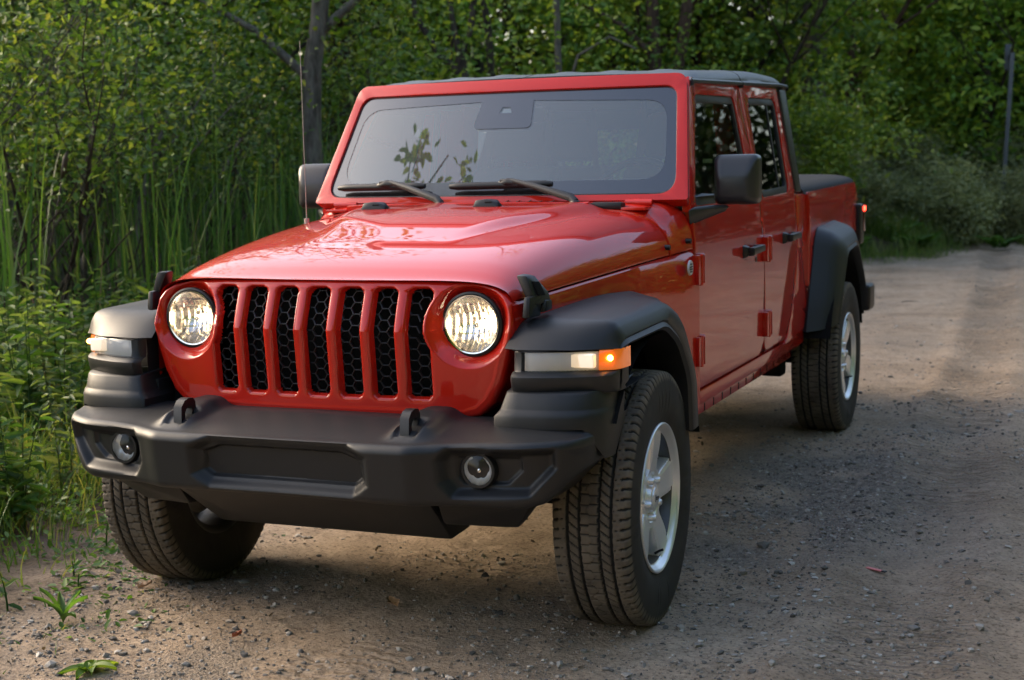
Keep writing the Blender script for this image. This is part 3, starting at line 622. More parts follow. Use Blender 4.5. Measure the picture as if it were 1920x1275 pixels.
# cargo bed ----------------------------------------------------------------
def bedmap(a, b): return (.7865-.012*float(sm(1.2, 1.29, b)), a, b)
bs = panel(rounded([(3.056, .62), (3.056, 1.266), (4.535, 1.294), (4.535, .70), (4.0, .70), (3.95, 1.0), (3.16, 1.0), (3.07, .62)], [.01, .012, .03, .05, .02, .1, .1, .01]), [], bedmap, .03, .004, (list(np.arange(3.2, 4.5, .2)), ZST+[1.2, 1.23, 1.26]))
part('cargo_bed', join(bs, mirror(bs), box(-.76, .76, 3.06, 4.50, .70, .78, 0), box(-.765, .765, 3.05, 3.08, .62, 1.25, .004), box(-.72, .72, 4.49, 4.535, .72, 1.29, .01)), PAINT, truck)
def tonneau():
    rows = []
    for y in np.concatenate([[3.0, 3.002], np.linspace(3.03, 4.50, 14), [4.528, 4.53]]):
        e = 1.264+.0188*(y-3.05); t = e+.052-.012*math.sin((y-3.0)*9)**2*0; end = y in (3.0, 4.53); r = []
        for x in np.linspace(0, 1, 22):
            xx = .765*(1-(1-x)**1.8); z = e+(t-e)*(1-(xx/.765)**10)**.5*(0 if end else 1)+.004*math.sin(y*13)*(1-xx)*0
            r.append((xx, y, z))
        r.append((.768, y, e-.008)); rows.append(r)
    P = np.array(rows); return grid(np.concatenate([P[:, ::-1]*np.array([-1, 1, 1.]), P[:, 1:]], 1))
part('tonneau_cover', tonneau(), COVER, truck, ang=50)
part('bed_inner', box(-.74, .74, 3.08, 4.48, .80, 1.25, 0), MATT, truck)
for s in (-1, 1):
    tl = part('tail_light', mx(s, box(.66, .815, 4.50, 4.625, .925, 1.165, .02, 3)), BLACK, truck)
    part('lens', mx(s, join(box(.68, .806, 4.60, 4.645, .94, 1.15, .012, 2), box(.80, .822, 4.575, 4.635, 1.00, 1.12, .006, 2))), REDLENS, tl)
    part('lit_lamp', mx(s, box(.798, .824, 4.588, 4.628, 1.122, 1.150, .005, 2)), REDLIT, tl)
part('rear_bumper', join(box(-.86, .86, 4.58, 4.78, .52, .68, .03, 3), box(-.5, .5, 4.5, 4.7, .5, .66, .01)), BLACK, truck)
# rear flares ---------------------------------------------------------------
def rear_flare():
    rows = [bend([(.772, 2.965, .575), (.775, 3.02, .72), (.775, 3.20, 1.075), (.775, 3.80, 1.10), (.775, 4.12, .78), (.775, 4.17, .58)], rad=.09),
            bend([(.790, 2.958, .572), (.792, 3.01, .72), (.792, 3.195, 1.080), (.792, 3.80, 1.103), (.792, 4.13, .78), (.792, 4.18, .58)], rad=.09),
            bend([(.85, 2.985, .580), (.86, 3.04, .72), (.86, 3.225, 1.055), (.86, 3.77, 1.082), (.86, 4.08, .78), (.86, 4.13, .58)], rad=.08),
            bend([(.888, 3.010, .590), (.892, 3.065, .72), (.892, 3.250, 1.030), (.892, 3.75, 1.062), (.892, 4.05, .77), (.892, 4.10, .58)], rad=.07),
            bend([(.905, 3.035, .594), (.908, 3.085, .72), (.908, 3.270, 1.008), (.908, 3.73, 1.040), (.908, 4.03, .765), (.908, 4.08, .58)], rad=.07),
            bend([(.922, 3.090, .604), (.926, 3.145, .73), (.926, 3.320, .975), (.926, 3.69, 1.000), (.926, 3.97, .755), (.926, 4.02, .59)], rad=.06),
            bend([(.918, 3.100, .606), (.922, 3.155, .73), (.922, 3.328, .968), (.922, 3.68, .992), (.922, 3.96, .752), (.922, 4.01, .59)], rad=.06),
            bend([(.928, 3.125, .610), (.932, 3.180, .73), (.932, 3.350, .952), (.932, 3.66, .976), (.932, 3.93, .748), (.932, 3.98, .59)], rad=.06),
            bend([(.910, 3.135, .612), (.912, 3.190, .73), (.912, 3.358, .942), (.912, 3.65, .966), (.912, 3.92, .744), (.912, 3.97, .59)], rad=.06),
            bend([(.76, 3.14, .615), (.76, 3.195, .73), (.76, 3.36, .94), (.76, 3.65, .96), (.76, 3.92, .744), (.76, 3.97, .59)], rad=.06)]
    return grid(np.array(rows))
for s in (-1, 1): part('fender_flare', mx(s, join(rear_flare(), hull([(.772, 2.965, .575), (.905, 3.035, .594), (.76, 3.14, .60), (.92, 3.10, .604), (.77, 2.97, .60), (.90, 3.04, .61)], 0))), PLASTIC, truck, ang=38)
def liner(yc, r, x0, x1, a0, a1):
    P = [[(x, yc+r*math.sin(a), .40+r*math.cos(a)) for x in (x0, x1)] for a in np.linspace(a0, a1, 24)]
    cap = [[(x0, yc+q*math.sin(a), .40+q*math.cos(a)) for q in (.2, r)] for a in np.linspace(a0, a1, 24)]
    return join(grid(np.array(P)), grid(np.array(cap)))
for s in (-1, 1):
    part('wheel_liner', mx(s, liner(.0, .50, .45, .905, -.95, 1.35)), MATT, truck)
    part('wheel_liner', mx(s, join(liner(3.487, .52, .45, .905, -1.3, 1.35), hull([(.50, 4.0, .55), (.90, 4.05, .56), (.90, 4.09, .56), (.5, 4.09, .56), (.50, 3.95, .9), (.88, 3.95, .9), (.88, 4.0, .9), (.5, 4.0, .9)], 0))), MATT, truck)
# wheels --------------------------------------------------------------------
TR, TW, TZ = .397, .245, .389
def tyre():
    nt_ = 780; th = np.linspace(0, 2*np.pi, nt_, endpoint=False)
    xt = np.linspace(-.101, .101, 84)
    sw = [(.1075, .3915), (.113, .384), (.1165, .374), (.1185, .360), (.1205, .340), (.122, .318), (.1215, .295), (.1185, .272), (.113, .252), (.1095, .243), (.108, .234), (.104, .2285)]
    prof = [(-a, b) for a, b in reversed(sw)]+[(x, TR-.0045*(abs(x)/.101)**3) for x in xt]+sw
    px = np.array([q[0] for q in prof]); pr = np.array([q[1] for q in prof]); A, Xp = np.meshgrid(th, px, indexing='ij'); Rr = np.repeat(pr[None], nt_, 0).copy()
    d = np.zeros_like(A); P = 84; ph = A*P/(2*np.pi)
    saw = lambda q: np.abs((q % 1)-.5)*2
    ax = np.abs(Xp)
    for c, w in ((.0295, .0062), (.0655, .0068)):                      # four rings of zigzag groove
        cc = c+.0007*np.where(saw(ph*1.0) > .5, 1, -1); d = np.maximum(d, .009*sm(w*.95, w*.45, np.abs(ax-cc)))
    mid = ax < .026
    zig = saw(ph*.5+.25); d = np.maximum(d, np.where(mid, .0032*sm(.0019, .0007, np.abs(Xp-(zig-.5)*.026)), 0))      # hexagonal centre rib
    d = np.maximum(d, np.where(mid, .006*sm(.10, .04, np.abs(((ph*.5+.25) % .5)-.25))*((Xp*np.where(((ph*.5) % 1) > .5, 1, -1)) > 0), 0))
    inter = (ax > .034) & (ax < .062)
    sl = (ph+np.sign(Xp)*(ax-.034)*26) % 1; d = np.maximum(d, np.where(inter, .0075*sm(.115, .07, np.abs(sl-.5)), 0)); d = np.maximum(d, np.where(inter, .004*sm(.05, .02, np.abs(((sl+.5) % 1)-.5)), 0))
    sh = (ax > .0725) & (ax < .120) & (Rr > .372)
    s2 = (ph-np.sign(Xp)*(ax-.07)*6) % 1; wid = np.where(ax > .092, .16, .035)
    d = np.maximum(d, np.where(sh, .007*sm(wid, wid*.6, np.abs(s2-.5)), 0))
    d = np.maximum(d, np.where(sh & (ax < .09), .003*sm(.05, .02, np.abs(((s2+.5) % 1)-.5)), 0))
    side = (Rr < .366) & (Rr > .345); d = np.where(side, -.0022*((ph*.5) % 1 > .35), d)
    let = (Rr < .325) & (Rr > .285)
    g = np.random.default_rng(3).random(140); seg = (A/(2*np.pi)*140).astype(int) % 140
    bandt = ((A/(2*np.pi)*4+.1) % 1) < .32
    bump = np.where(let & bandt & (g[seg] > .35), .0014, 0); Xo = Xp+np.sign(Xp)*(bump+np.where(np.abs(Rr-.334) < .004, .0012, 0))
    Rr = Rr-d
    dust_haze = np.where((ax < .118) & (pr[None] > .37), np.where(d > .0045, .02, 1.0), .16)  # road dust on tread and sidewall, left out of the grooves to darken them
    V = np.stack([Xo, Rr*np.sin(A), Rr*np.cos(A)], -1); V[..., 2] = np.maximum(V[..., 2], -TZ+.0+.0015)
    return grid(V, cu=True), dust_haze.reshape(-1)
def alloy():
    nr, na = 64, 400; rr = np.concatenate([np.linspace(.030, .2085, nr), [.212, .2155, .220, .225, .2295, .2325, .234, .2325]]); aa = np.linspace(0, 2*np.pi, na, endpoint=False); Rg, Ag = np.meshgrid(rr, aa, indexing='ij')
    k = ((Ag/(2*np.pi)*5+.5) % 1-.5)*2*np.pi/5; perp = np.abs(Rg*np.sin(k)); along = Rg*np.cos(k)
    half = .040+.017*np.clip((along-.07)/.13, 0, 1)
    web = np.clip(perp-half, -1, 1)
    win = np.maximum.reduce([-(web-.001), .098-Rg, Rg-.2035])
    x = .082+.012*sm(.06, .19, Rg)-.016*sm(.046, .052, Rg)*(1-sm(.072, .082, Rg))*.6
    x = np.where(Rg < .046, .092-.2*np.maximum(0, Rg-.034), x)
    x = x-.003*sm(.72, .80, perp/half)*sm(.09, .12, Rg)
    x = x-.034*sm(.003, -.007, win)
    lipx = np.select([Rg > .2338, Rg > .2320, Rg > .229, Rg > .224, Rg > .2185, Rg > .214, Rg > .2085], [.110, .113, .1145, .113, .106, .099, .0955], 0); x = np.where(lipx > 0, lipx, x)
    x[-1] = .103
    keep = ~(win < -.0075)
    V = np.stack([x, Rg*np.sin(Ag), Rg*np.cos(Ag)], -1); kk = keep.copy(); kk[:-1] &= keep[1:]; kk &= np.roll(keep, -1, 1)
    return grid(V, cv=True, keep=kk)
def wheel(loc, rot, spin):
    w = new('wheel', join(lathe([(-.02, .001), (-.02, .165), (-.005, .165), (-.005, .06), (.035, .055), (.06, .045)], 48, 'x'), lathe([(-.06, .001), (-.06, .07), (-.02, .075)], 24, 'x'), lathe([(.094, .2035), (.08, .200), (.03, .190), (-.06, .195), (-.09, .205), (-.104, .222), (-.108, .232), (-.100, .233)], 96, 'x')), STEEL, truck)
    (T, dust_haze) = tyre()
    t = new('tyre', T, RUBBER, ang=0, attr=('dust_haze', dust_haze), fix=False); r = new('rim', alloy(), ALLOY, ang=45)
    kids = [t, r, new('hub_cap', lathe([(.092, .0335), (.096, .032), (.098, .026), (.099, .001)], 36, 'x'), ALLOY, ang=40)]
    for i in range(5):
        a = 2*math.pi*(i+.5)/5; kids.append(new('lug_nut', move(lathe([(.068, .0145), (.076, .0125), (.093, .0115), (.098, .008), (.099, .001)], 12, 'x'), (0, .0635*math.sin(a), .0635*math.cos(a))), ALLOY, ang=40))
    vs_ = new('valve_stem', tube([(.085, .185*math.sin(2.9), .185*math.cos(2.9)), (.100, .175*math.sin(2.9), .175*math.cos(2.9)), (.112, .170*math.sin(2.9), .170*math.cos(2.9))], .004, 8), BLACK); kids.append(vs_)
    for k in kids: k.parent = w
    w.matrix_parent_inverse = world(truck).inverted(); w.location = loc; w.rotation_euler = (spin, 0, rot)
    t.rotation_euler = (-spin, 0, 0)
    return w
mwt = Matrix(((0, 0, 1, .0995), (1, 0, 0, 0), (0, 1, 0, 0), (0, 0, 0, 1)))
w0 = wheel((.80, 0, TZ), R(1.85), R(-8))
cap = [c for c in w0.children if c.name.startswith('hub_cap')][0]
lt = lettering('cap_lettering', 'Jeep', .024, STEEL, cap, Matrix(), .0006); lt.data.transform(mwt); lt.parent = cap; lt.matrix_parent_inverse = Matrix()
def copy_wheel(src, loc, rot, spin):
    c = src.copy(); col.objects.link(c); c.location = loc; c.rotation_euler = (spin, 0, rot)
    for ch in list(src.children):
        k = ch.copy(); col.objects.link(k); k.parent = c
        if k.name.startswith('tyre'): k.rotation_euler = (-spin, 0, 0)
        for g in list(ch.children):
            q = g.copy(); col.objects.link(q); q.parent = k
    return c
copy_wheel(w0, (-.80, 0, TZ), R(180+1.85), R(20)); copy_wheel(w0, (.80, 3.487, TZ), 0, R(30)); copy_wheel(w0, (-.80, 3.487, TZ), R(180), R(10))
# cabin -----------------------------------------------------------------------
def seat(x, y, zt=1.40):
    st = part('seat', join(box(x-.24, x+.24, y-.45, y+.10, .72, .92, .06, 4), hull([(x-.25, y+.02, .85), (x+.25, y+.02, .85), (x-.25, y+.16, .85), (x+.25, y+.16, .85), (x-.21, y+.17, zt), (x+.21, y+.17, zt), (x-.21, y+.27, zt), (x+.21, y+.27, zt)], .05, 4)), FABRIC, truck, ang=60)
    part('headrest', join(hull([(x-.12, y+.17, zt+.02), (x+.12, y+.17, zt+.02), (x-.13, y+.19, zt+.12), (x+.13, y+.19, zt+.12), (x-.10, y+.20, zt+.23), (x+.10, y+.20, zt+.23), (x-.12, y+.28, zt+.02), (x+.12, y+.28, zt+.02), (x-.10, y+.28, zt+.23), (x+.10, y+.28, zt+.23)], .035, 4), tube([(x-.05, y+.22, zt-.04), (x-.05, y+.22, zt+.06)], .008), tube([(x+.05, y+.22, zt-.04), (x+.05, y+.22, zt+.06)], .008)), FABRIC, st, ang=60)
for x, y in ((-.37, 1.80), (.37, 1.80), (-.34, 2.48), (.34, 2.48)): seat(x, y, 1.42)
part('dashboard', join(hull([(-.70, .95, 1.26), (.70, .95, 1.26), (-.68, 1.26, 1.315), (.68, 1.26, 1.315), (-.68, 1.34, 1.24), (.68, 1.34, 1.24), (-.68, 1.34, 1.0), (.68, 1.34, 1.0), (-.70, .95, .95), (.70, .95, .95)], .03, 3), hull([(.20, 1.18, 1.30), (.54, 1.18, 1.30), (.22, 1.24, 1.365), (.52, 1.24, 1.365), (.22, 1.34, 1.35), (.52, 1.34, 1.35), (.20, 1.34, 1.25), (.54, 1.34, 1.25)], .02, 3)), VINYL, truck)
a = np.linspace(0, 2*np.pi, 49); rotm = Matrix.Rotation(R(-24), 4, 'X')
wl = join(tube([(.185*math.cos(q), 0, .185*math.sin(q)) for q in a], .015, 10, False), box(-.06, .06, -.02, .03, -.06, .05, .015), box(-.17, .17, -.004, .012, -.018, .012, .004), box(-.02, .02, -.004, .012, -.17, 0, .004))
part('steering_wheel', move(wl, (.37, 1.50, 1.265), rotm), BLACK, truck, ang=50)
part('rear_view_mirror', move(box(-.12, .12, 0, .03, -.03, .03, .012, 3), (0, 1.12, 1.62)), BLACK, truck)
# chassis ---------------------------------------------------------------------
fr_ = [box(.36, .46, -.35, 4.45, .44, .58, .01), box(.50, .56, .30, 2.9, .40, .46, .01)]
part('chassis_frame', join(*fr_, *[mirror(q) for q in fr_], box(-.40, .40, .5, 4.4, .46, .56, 0), box(-.42, .42, -.36, -.26, .44, .56, .01)), MATT, truck)
ax_ = tube([(-.72, 0, TZ), (.72, 0, TZ)], .042, 14)
part('front_axle', join(ax_, hull([(.15, -.10, .30), (.35, -.10, .30), (.15, .10, .30), (.35, .10, .30), (.15, -.10, .46), (.35, -.10, .46), (.15, .1, .46), (.35, .10, .46)], .05, 3), tube([(-.66, -.16, .40), (.66, -.16, .44)], .018), box(.52, .60, -.05, .05, .36, .75, .02), box(-.60, -.52, -.05, .05, .36, .75, .02)), MATT, truck)
part('rear_axle', join(tube([(-.72, 3.487, TZ), (.72, 3.487, TZ)], .045, 14), hull([(-.12, 3.36, .27), (.12, 3.36, .27), (-.12, 3.6, .27), (.12, 3.6, .27), (-.12, 3.36, .48), (.12, 3.36, .48), (-.12, 3.6, .48), (.12, 3.6, .48)], .05, 3)), MATT, truck)
sh = tube([(.62, 3.02, .28), (.62, 3.12, .56)], .022, 10); sb_ = hull([(.56, 2.98, .34), (.66, 2.98, .34), (.56, 3.10, .34), (.66, 3.10, .34), (.57, 2.96, .52), (.66, 2.96, .52), (.57, 3.12, .52), (.66, 3.12, .52)], .01)
for s in (-1, 1): part('suspension_bracket', mx(s, sb_), MATT, truck)
part('exhaust', join(tube([(.30, .6, .38), (.42, 1.6, .36), (.52, 2.2, .36), (.52, 2.7, .40)], .032, 12), tube([(-.25, 1.9, .36), (-.25, 2.9, .37)], .10, 16)), MATT, truck)
# ================================================================== the place
rng = np.random.default_rng(11)
def fast(name, V, F, m, attr=None, smooth=True, kids=None):
    """many quads at once"""
    me = bpy.data.meshes.new(name); V = np.asarray(V, 'f'); F = np.asarray(F, 'i'); n = len(F); k = F.shape[1]
    me.vertices.add(len(V)); me.vertices.foreach_set('co', V.ravel()); me.loops.add(n*k); me.loops.foreach_set('vertex_index', F.ravel())
    me.polygons.add(n); me.polygons.foreach_set('loop_start', np.arange(0, n*k, k, dtype='i')); me.polygons.foreach_set('loop_total', np.full(n, k, 'i'))
    me.update(calc_edges=True); me.polygons.foreach_set('use_smooth', [smooth]*n); me.materials.append(m)
    for a, v in (attr or {}).items():
        q = me.attributes.new(a, 'FLOAT', 'POINT'); q.data.foreach_set('value', np.asarray(v, 'f'))
    o = bpy.data.objects.new(name, me); col.objects.link(o); return o
def unit(v): return v/(np.linalg.norm(v, axis=-1, keepdims=True)+1e-9)
LEAF = np.array([(0, 0, 0), (.30, .23, .05), (.70, .19, .04), (1, 0, -.08), (.70, -.19, .04), (.30, -.23, .05)])
LANCE = np.array([(0, 0, 0), (.25, .10, .03), (.65, .08, .0), (1, 0, -.16), (.65, -.08, .0), (.25, -.10, .03)])
def leaf_batch(cen, size, axis=None, shape=LEAF, up=.5, droop=.15, r=rng):
    n = len(cen); a = unit(r.normal(size=(n, 3))*[1, 1, .6]-[0, 0, droop]) if axis is None else unit(axis)
    nn = unit(r.normal(size=(n, 3))*(1-up)+np.array([0, 0, up])); s = unit(np.cross(nn, a)); nn = np.cross(a, s)
    L = shape[None]*np.asarray(size)[:, None, None]
    V = cen[:, None]+L[..., :1]*a[:, None]+L[..., 1:2]*s[:, None]+L[..., 2:]*nn[:, None]
    b = np.arange(n)[:, None]*6; F = np.concatenate([b+[0, 1, 2, 3], b+[0, 3, 4, 5]]).reshape(-1, 4)
    t = np.repeat(r.random(n), 6); return V.reshape(-1, 3), F, t
def blades(base, h, w, lean, r=rng, seg=4, curl=1.6):
    n = len(base); az = r.random(n)*2*np.pi; d = np.stack([np.cos(az), np.sin(az), 0*az], -1); s = np.stack([-np.sin(az), np.cos(az), 0*az], -1)
    tw = r.random(n)*np.pi; s2 = s*np.cos(tw)[:, None]+d*np.sin(tw)[:, None]; P = []
    for i in range(seg+1):
        t = i/seg; c = base+d*(lean*h*t**curl)[:, None]+np.array([0, 0, 1.])*(h*(t-.35*lean*t**3))[:, None]; ww = (w*(1-t**1.8)*.5+.0004)[:, None]
        P += [c-s2*ww, c+s2*ww]
    V = np.stack(P, 1); k = 2*(seg+1); b = np.arange(n)[:, None]*k
    F = np.concatenate([b+[2*i, 2*i+1, 2*i+3, 2*i+2] for i in range(seg)]).reshape(-1, 4); return V.reshape(-1, 3), F, np.repeat(r.random(n), k)
def leafmat(name, c0, c1, c2, rough=.5, tr=.42):
    m = bpy.data.materials.new(name); m.use_nodes = True; n = m.node_tree.nodes; l = m.node_tree.links; b = n['Principled BSDF']; out = n['Material Output']
    at = n.new('ShaderNodeAttribute'); at.attribute_name = 'tint'; cr = n.new('ShaderNodeValToRGB'); e = cr.color_ramp.elements
    e[0].color = (*c0, 1); e[1].color = (*c2, 1); k = e.new(.55); k.color = (*c1, 1); l.new(at.outputs['Fac'], cr.inputs[0])
    oi = n.new('ShaderNodeObjectInfo'); hs = n.new('ShaderNodeHueSaturation'); ma = n.new('ShaderNodeMapRange'); ma.inputs[3].default_value = .75; ma.inputs[4].default_value = 1.25
    l.new(oi.outputs['Random'], ma.inputs[0]); l.new(ma.outputs[0], hs.inputs['Value']); l.new(cr.outputs[0], hs.inputs['Color'])
    l.new(hs.outputs[0], b.inputs['Base Color']); b.inputs['Roughness'].default_value = rough; b.inputs['Specular IOR Level'].default_value = .35
    t = n.new('ShaderNodeBsdfTranslucent'); g = n.new('ShaderNodeMix'); g.data_type = 'RGBA'; g.blend_type = 'MULTIPLY'; g.inputs[0].default_value = 1; g.inputs[7].default_value = (1.5, 1.35, .5, 1)
    l.new(hs.outputs[0], g.inputs[6]); l.new(g.outputs[2], t.inputs[0]); mx_ = n.new('ShaderNodeMixShader'); mx_.inputs[0].default_value = tr
    l.new(b.outputs[0], mx_.inputs[1]); l.new(t.outputs[0], mx_.inputs[2]); l.new(mx_.outputs[0], out.inputs[0]); return m
def bark(name, c0, c1, scale=14):
    m = mat(name, c0, .85, spec=.2); n = m.node_tree.nodes; l = m.node_tree.links
    tc = n.new('ShaderNodeTexCoord'); mp = n.new('ShaderNodeMapping'); mp.inputs['Scale'].default_value = (1, 1, .25); no = n.new('ShaderNodeTexNoise'); no.inputs['Scale'].default_value = scale; no.inputs['Detail'].default_value = 6; no.inputs['Roughness'].default_value = .7
    l.new(tc.outputs['Object'], mp.inputs[0]); l.new(mp.outputs[0], no.inputs['Vector']); cr = n.new('ShaderNodeValToRGB'); cr.color_ramp.elements[0].position = .35; cr.color_ramp.elements[1].position = .68
    cr.color_ramp.elements[0].color = (*c0, 1); cr.color_ramp.elements[1].color = (*c1, 1); l.new(no.outputs['Fac'], cr.inputs[0]); l.new(cr.outputs[0], n['Principled BSDF'].inputs['Base Color'])
    bp = n.new('ShaderNodeBump'); bp.inputs['Distance'].default_value = .02; bp.inputs['Strength'].default_value = .8; l.new(no.outputs['Fac'], bp.inputs['Height']); l.new(bp.outputs[0], n['Principled BSDF'].inputs['Normal']); return m
BARKG = bark('grey_bark', (.045, .042, .035), (.19, .175, .15)); BARKD = bark('dark_bark', (.022, .018, .014), (.07, .058, .045)); BARKR = bark('russet_bark', (.035, .022, .016), (.10, .066, .048))
LV_MID = leafmat('broad_leaf', (.042, .105, .016), (.130, .245, .034), (.290, .36, .055))
LV_LIGHT = leafmat('young_leaf', (.070, .150, .024), (.165, .285, .045), (.32, .39, .065))
LV_SHRUB = leafmat('shrub_leaf', (.032, .070, .016), (.085, .150, .030), (.230, .255, .060))
LV_OLIVE = leafmat('olive_leaf', (.030, .070, .016), (.075, .155, .030), (.19, .25, .055))
LV_GREY = leafmat('grey_green_leaf', (.11, .145, .07), (.22, .26, .13), (.36, .38, .22), tr=.35)
LV_SHADE = leafmat('shade_toned_leaf', (.016, .036, .010), (.034, .075, .016), (.075, .125, .026))  # leaf colour darkened to paint shade into gaps between the nearer trees
LV_GRASS = leafmat('grass_blade', (.045, .100, .018), (.100, .190, .034), (.240, .255, .090))
LV_REED = leafmat('reed_blade', (.024, .070, .016), (.055, .140, .032), (.140, .210, .060), rough=.4)
LV_WEED = leafmat('weed_leaf', (.040, .105, .022), (.085, .190, .040), (.170, .265, .070))
LV_PALE = leafmat('pale_weed_leaf', (.060, .110, .040), (.120, .190, .075), (.20, .26, .12))
DRY = leafmat('dry_stalk', (.060, .045, .030), (.13, .10, .07), (.24, .20, .15), tr=.1)

# ---- ground: one sheet, finer near the camera ------------------------------------------------
def fbm(x, y, scale, seed, octs=4):
    r = np.random.default_rng(seed); out = np.zeros(np.shape(x)); amp = 1.; tot = 0
    for o in range(octs):
        g = r.random((64, 64)); u = np.asarray(x)/scale*2**o+r.random()*64; v = np.asarray(y)/scale*2**o+r.random()*64; i, j = np.floor(u).astype(int), np.floor(v).astype(int); fu, fv = u-i, v-j
        fu, fv = fu*fu*(3-2*fu), fv*fv*(3-2*fv); i0, j0, i1, j1 = i % 64, j % 64, (i+1) % 64, (j+1) % 64
        out += amp*((g[i0, j0]*(1-fu)+g[i1, j0]*fu)*(1-fv)+(g[i0, j1]*(1-fu)+g[i1, j1]*fu)*fv); tot += amp; amp *= .5
    return out/tot
edge = pch([-60, -3, -1.1, -.2, .4, 3, 9, 14, 16, 18.2, 22, 30, 60], [-2.2, -1.15, -.72, -.88, -1.08, -1.6, -1.5, -1.2, -.7, .05, 1.2, 5.5, 22])   # left edge of the road
def verge(x, y): return edge(y)+(.35+1.3*sm(11, 16, y))*(fbm(x, y, .9, 5)-.5)-x             # >0 on the green side
def height(x, y):
    v = verge(x, y); g = sm(0, .6, v)
    z = .018*(fbm(x, y, 1.6, 1)-.5)*2+.020*(fbm(x, y, .33, 2, 4)-.5)*2*(1-g*.3)+.007*(fbm(x, y, .09, 14, 2)-.5)*2
    z = z+.05*g*(fbm(x, y, .7, 3))-.12*sm(2.2, 4.5, v)*(1-sm(10, 15, y))                        # the marshy dip on the left
    z = z+1.5*sm(.4, 6, v)*sm(13, 18.5, y)                                                   # bank behind the bend
    c = 1.60-.030*np.maximum(0, y)-.0012*np.maximum(0, y)**2; z = z-.020*np.exp(-((x-c)/.15)**2)+.014*np.exp(-((np.abs(x-c)-.24)/.07)**2)
    z = z+.014*np.exp(-((x-.55)/.2)**2)*sm(.4, 1.4, y)-.010*np.exp(-((x-1.02)/.16)**2)*sm(-.5, .4, y)
    flat = np.zeros(np.shape(x))
    for tx in (-.8, .8):
        for ty in (0, 3.487): flat = np.maximum(flat, np.exp(-(((x-tx)/.22)**2+((y-ty)/.25)**2)**2))
    return z*(1-flat)+.002*flat
def axis_steps(stops):
    out = [stops[0][0]]
    for (a, d0), (b, d1) in zip(stops[:-1], stops[1:]):
        n = max(2, int((b-a)/((d0+d1)/2))); t = np.linspace(0, 1, n+1)[1:]; out += list(a+(b-a)*(t*(2*d0)/(d0+d1)+t*t*(d1-d0)/(d0+d1)))
    return np.array(out)
gx = axis_steps([(-60, 6), (-12, .5), (-3, .06), (-1.6, .022), (2.3, .022), (3.5, .12), (12, .8), (60, 6)])
gy = axis_steps([(-60, 6), (-6, .4), (-1.6, .022), (3.2, .022), (8, .07), (20, .12), (34, .6), (80, 6)])
GX_, GY_ = np.meshgrid(gx, gy, indexing='ij'); GZ_ = height(GX_, GY_); vv = verge(GX_, GY_)
nx_, ny_ = GX_.shape; idx = np.arange(nx_*ny_).reshape(nx_, ny_); GF = np.stack([idx[:-1, :-1], idx[1:, :-1], idx[1:, 1:], idx[:-1, 1:]], -1).reshape(-1, 4)
cc = 1.60-.030*np.maximum(0, GY_)-.0012*np.maximum(0, GY_)**2
gravel = np.clip(sm(.48, .66, fbm(GX_, GY_, .8, 8))*(np.exp(-((GX_-1.05)/.38)**2-((GY_-2.0)/1.6)**2)*1.5+.25)+.6*sm(.5, .7, fbm(GX_, GY_, .5, 9))*np.exp(-((GX_+.2)/.9)**2-((GY_+.9)/.4)**2), 0, 1)
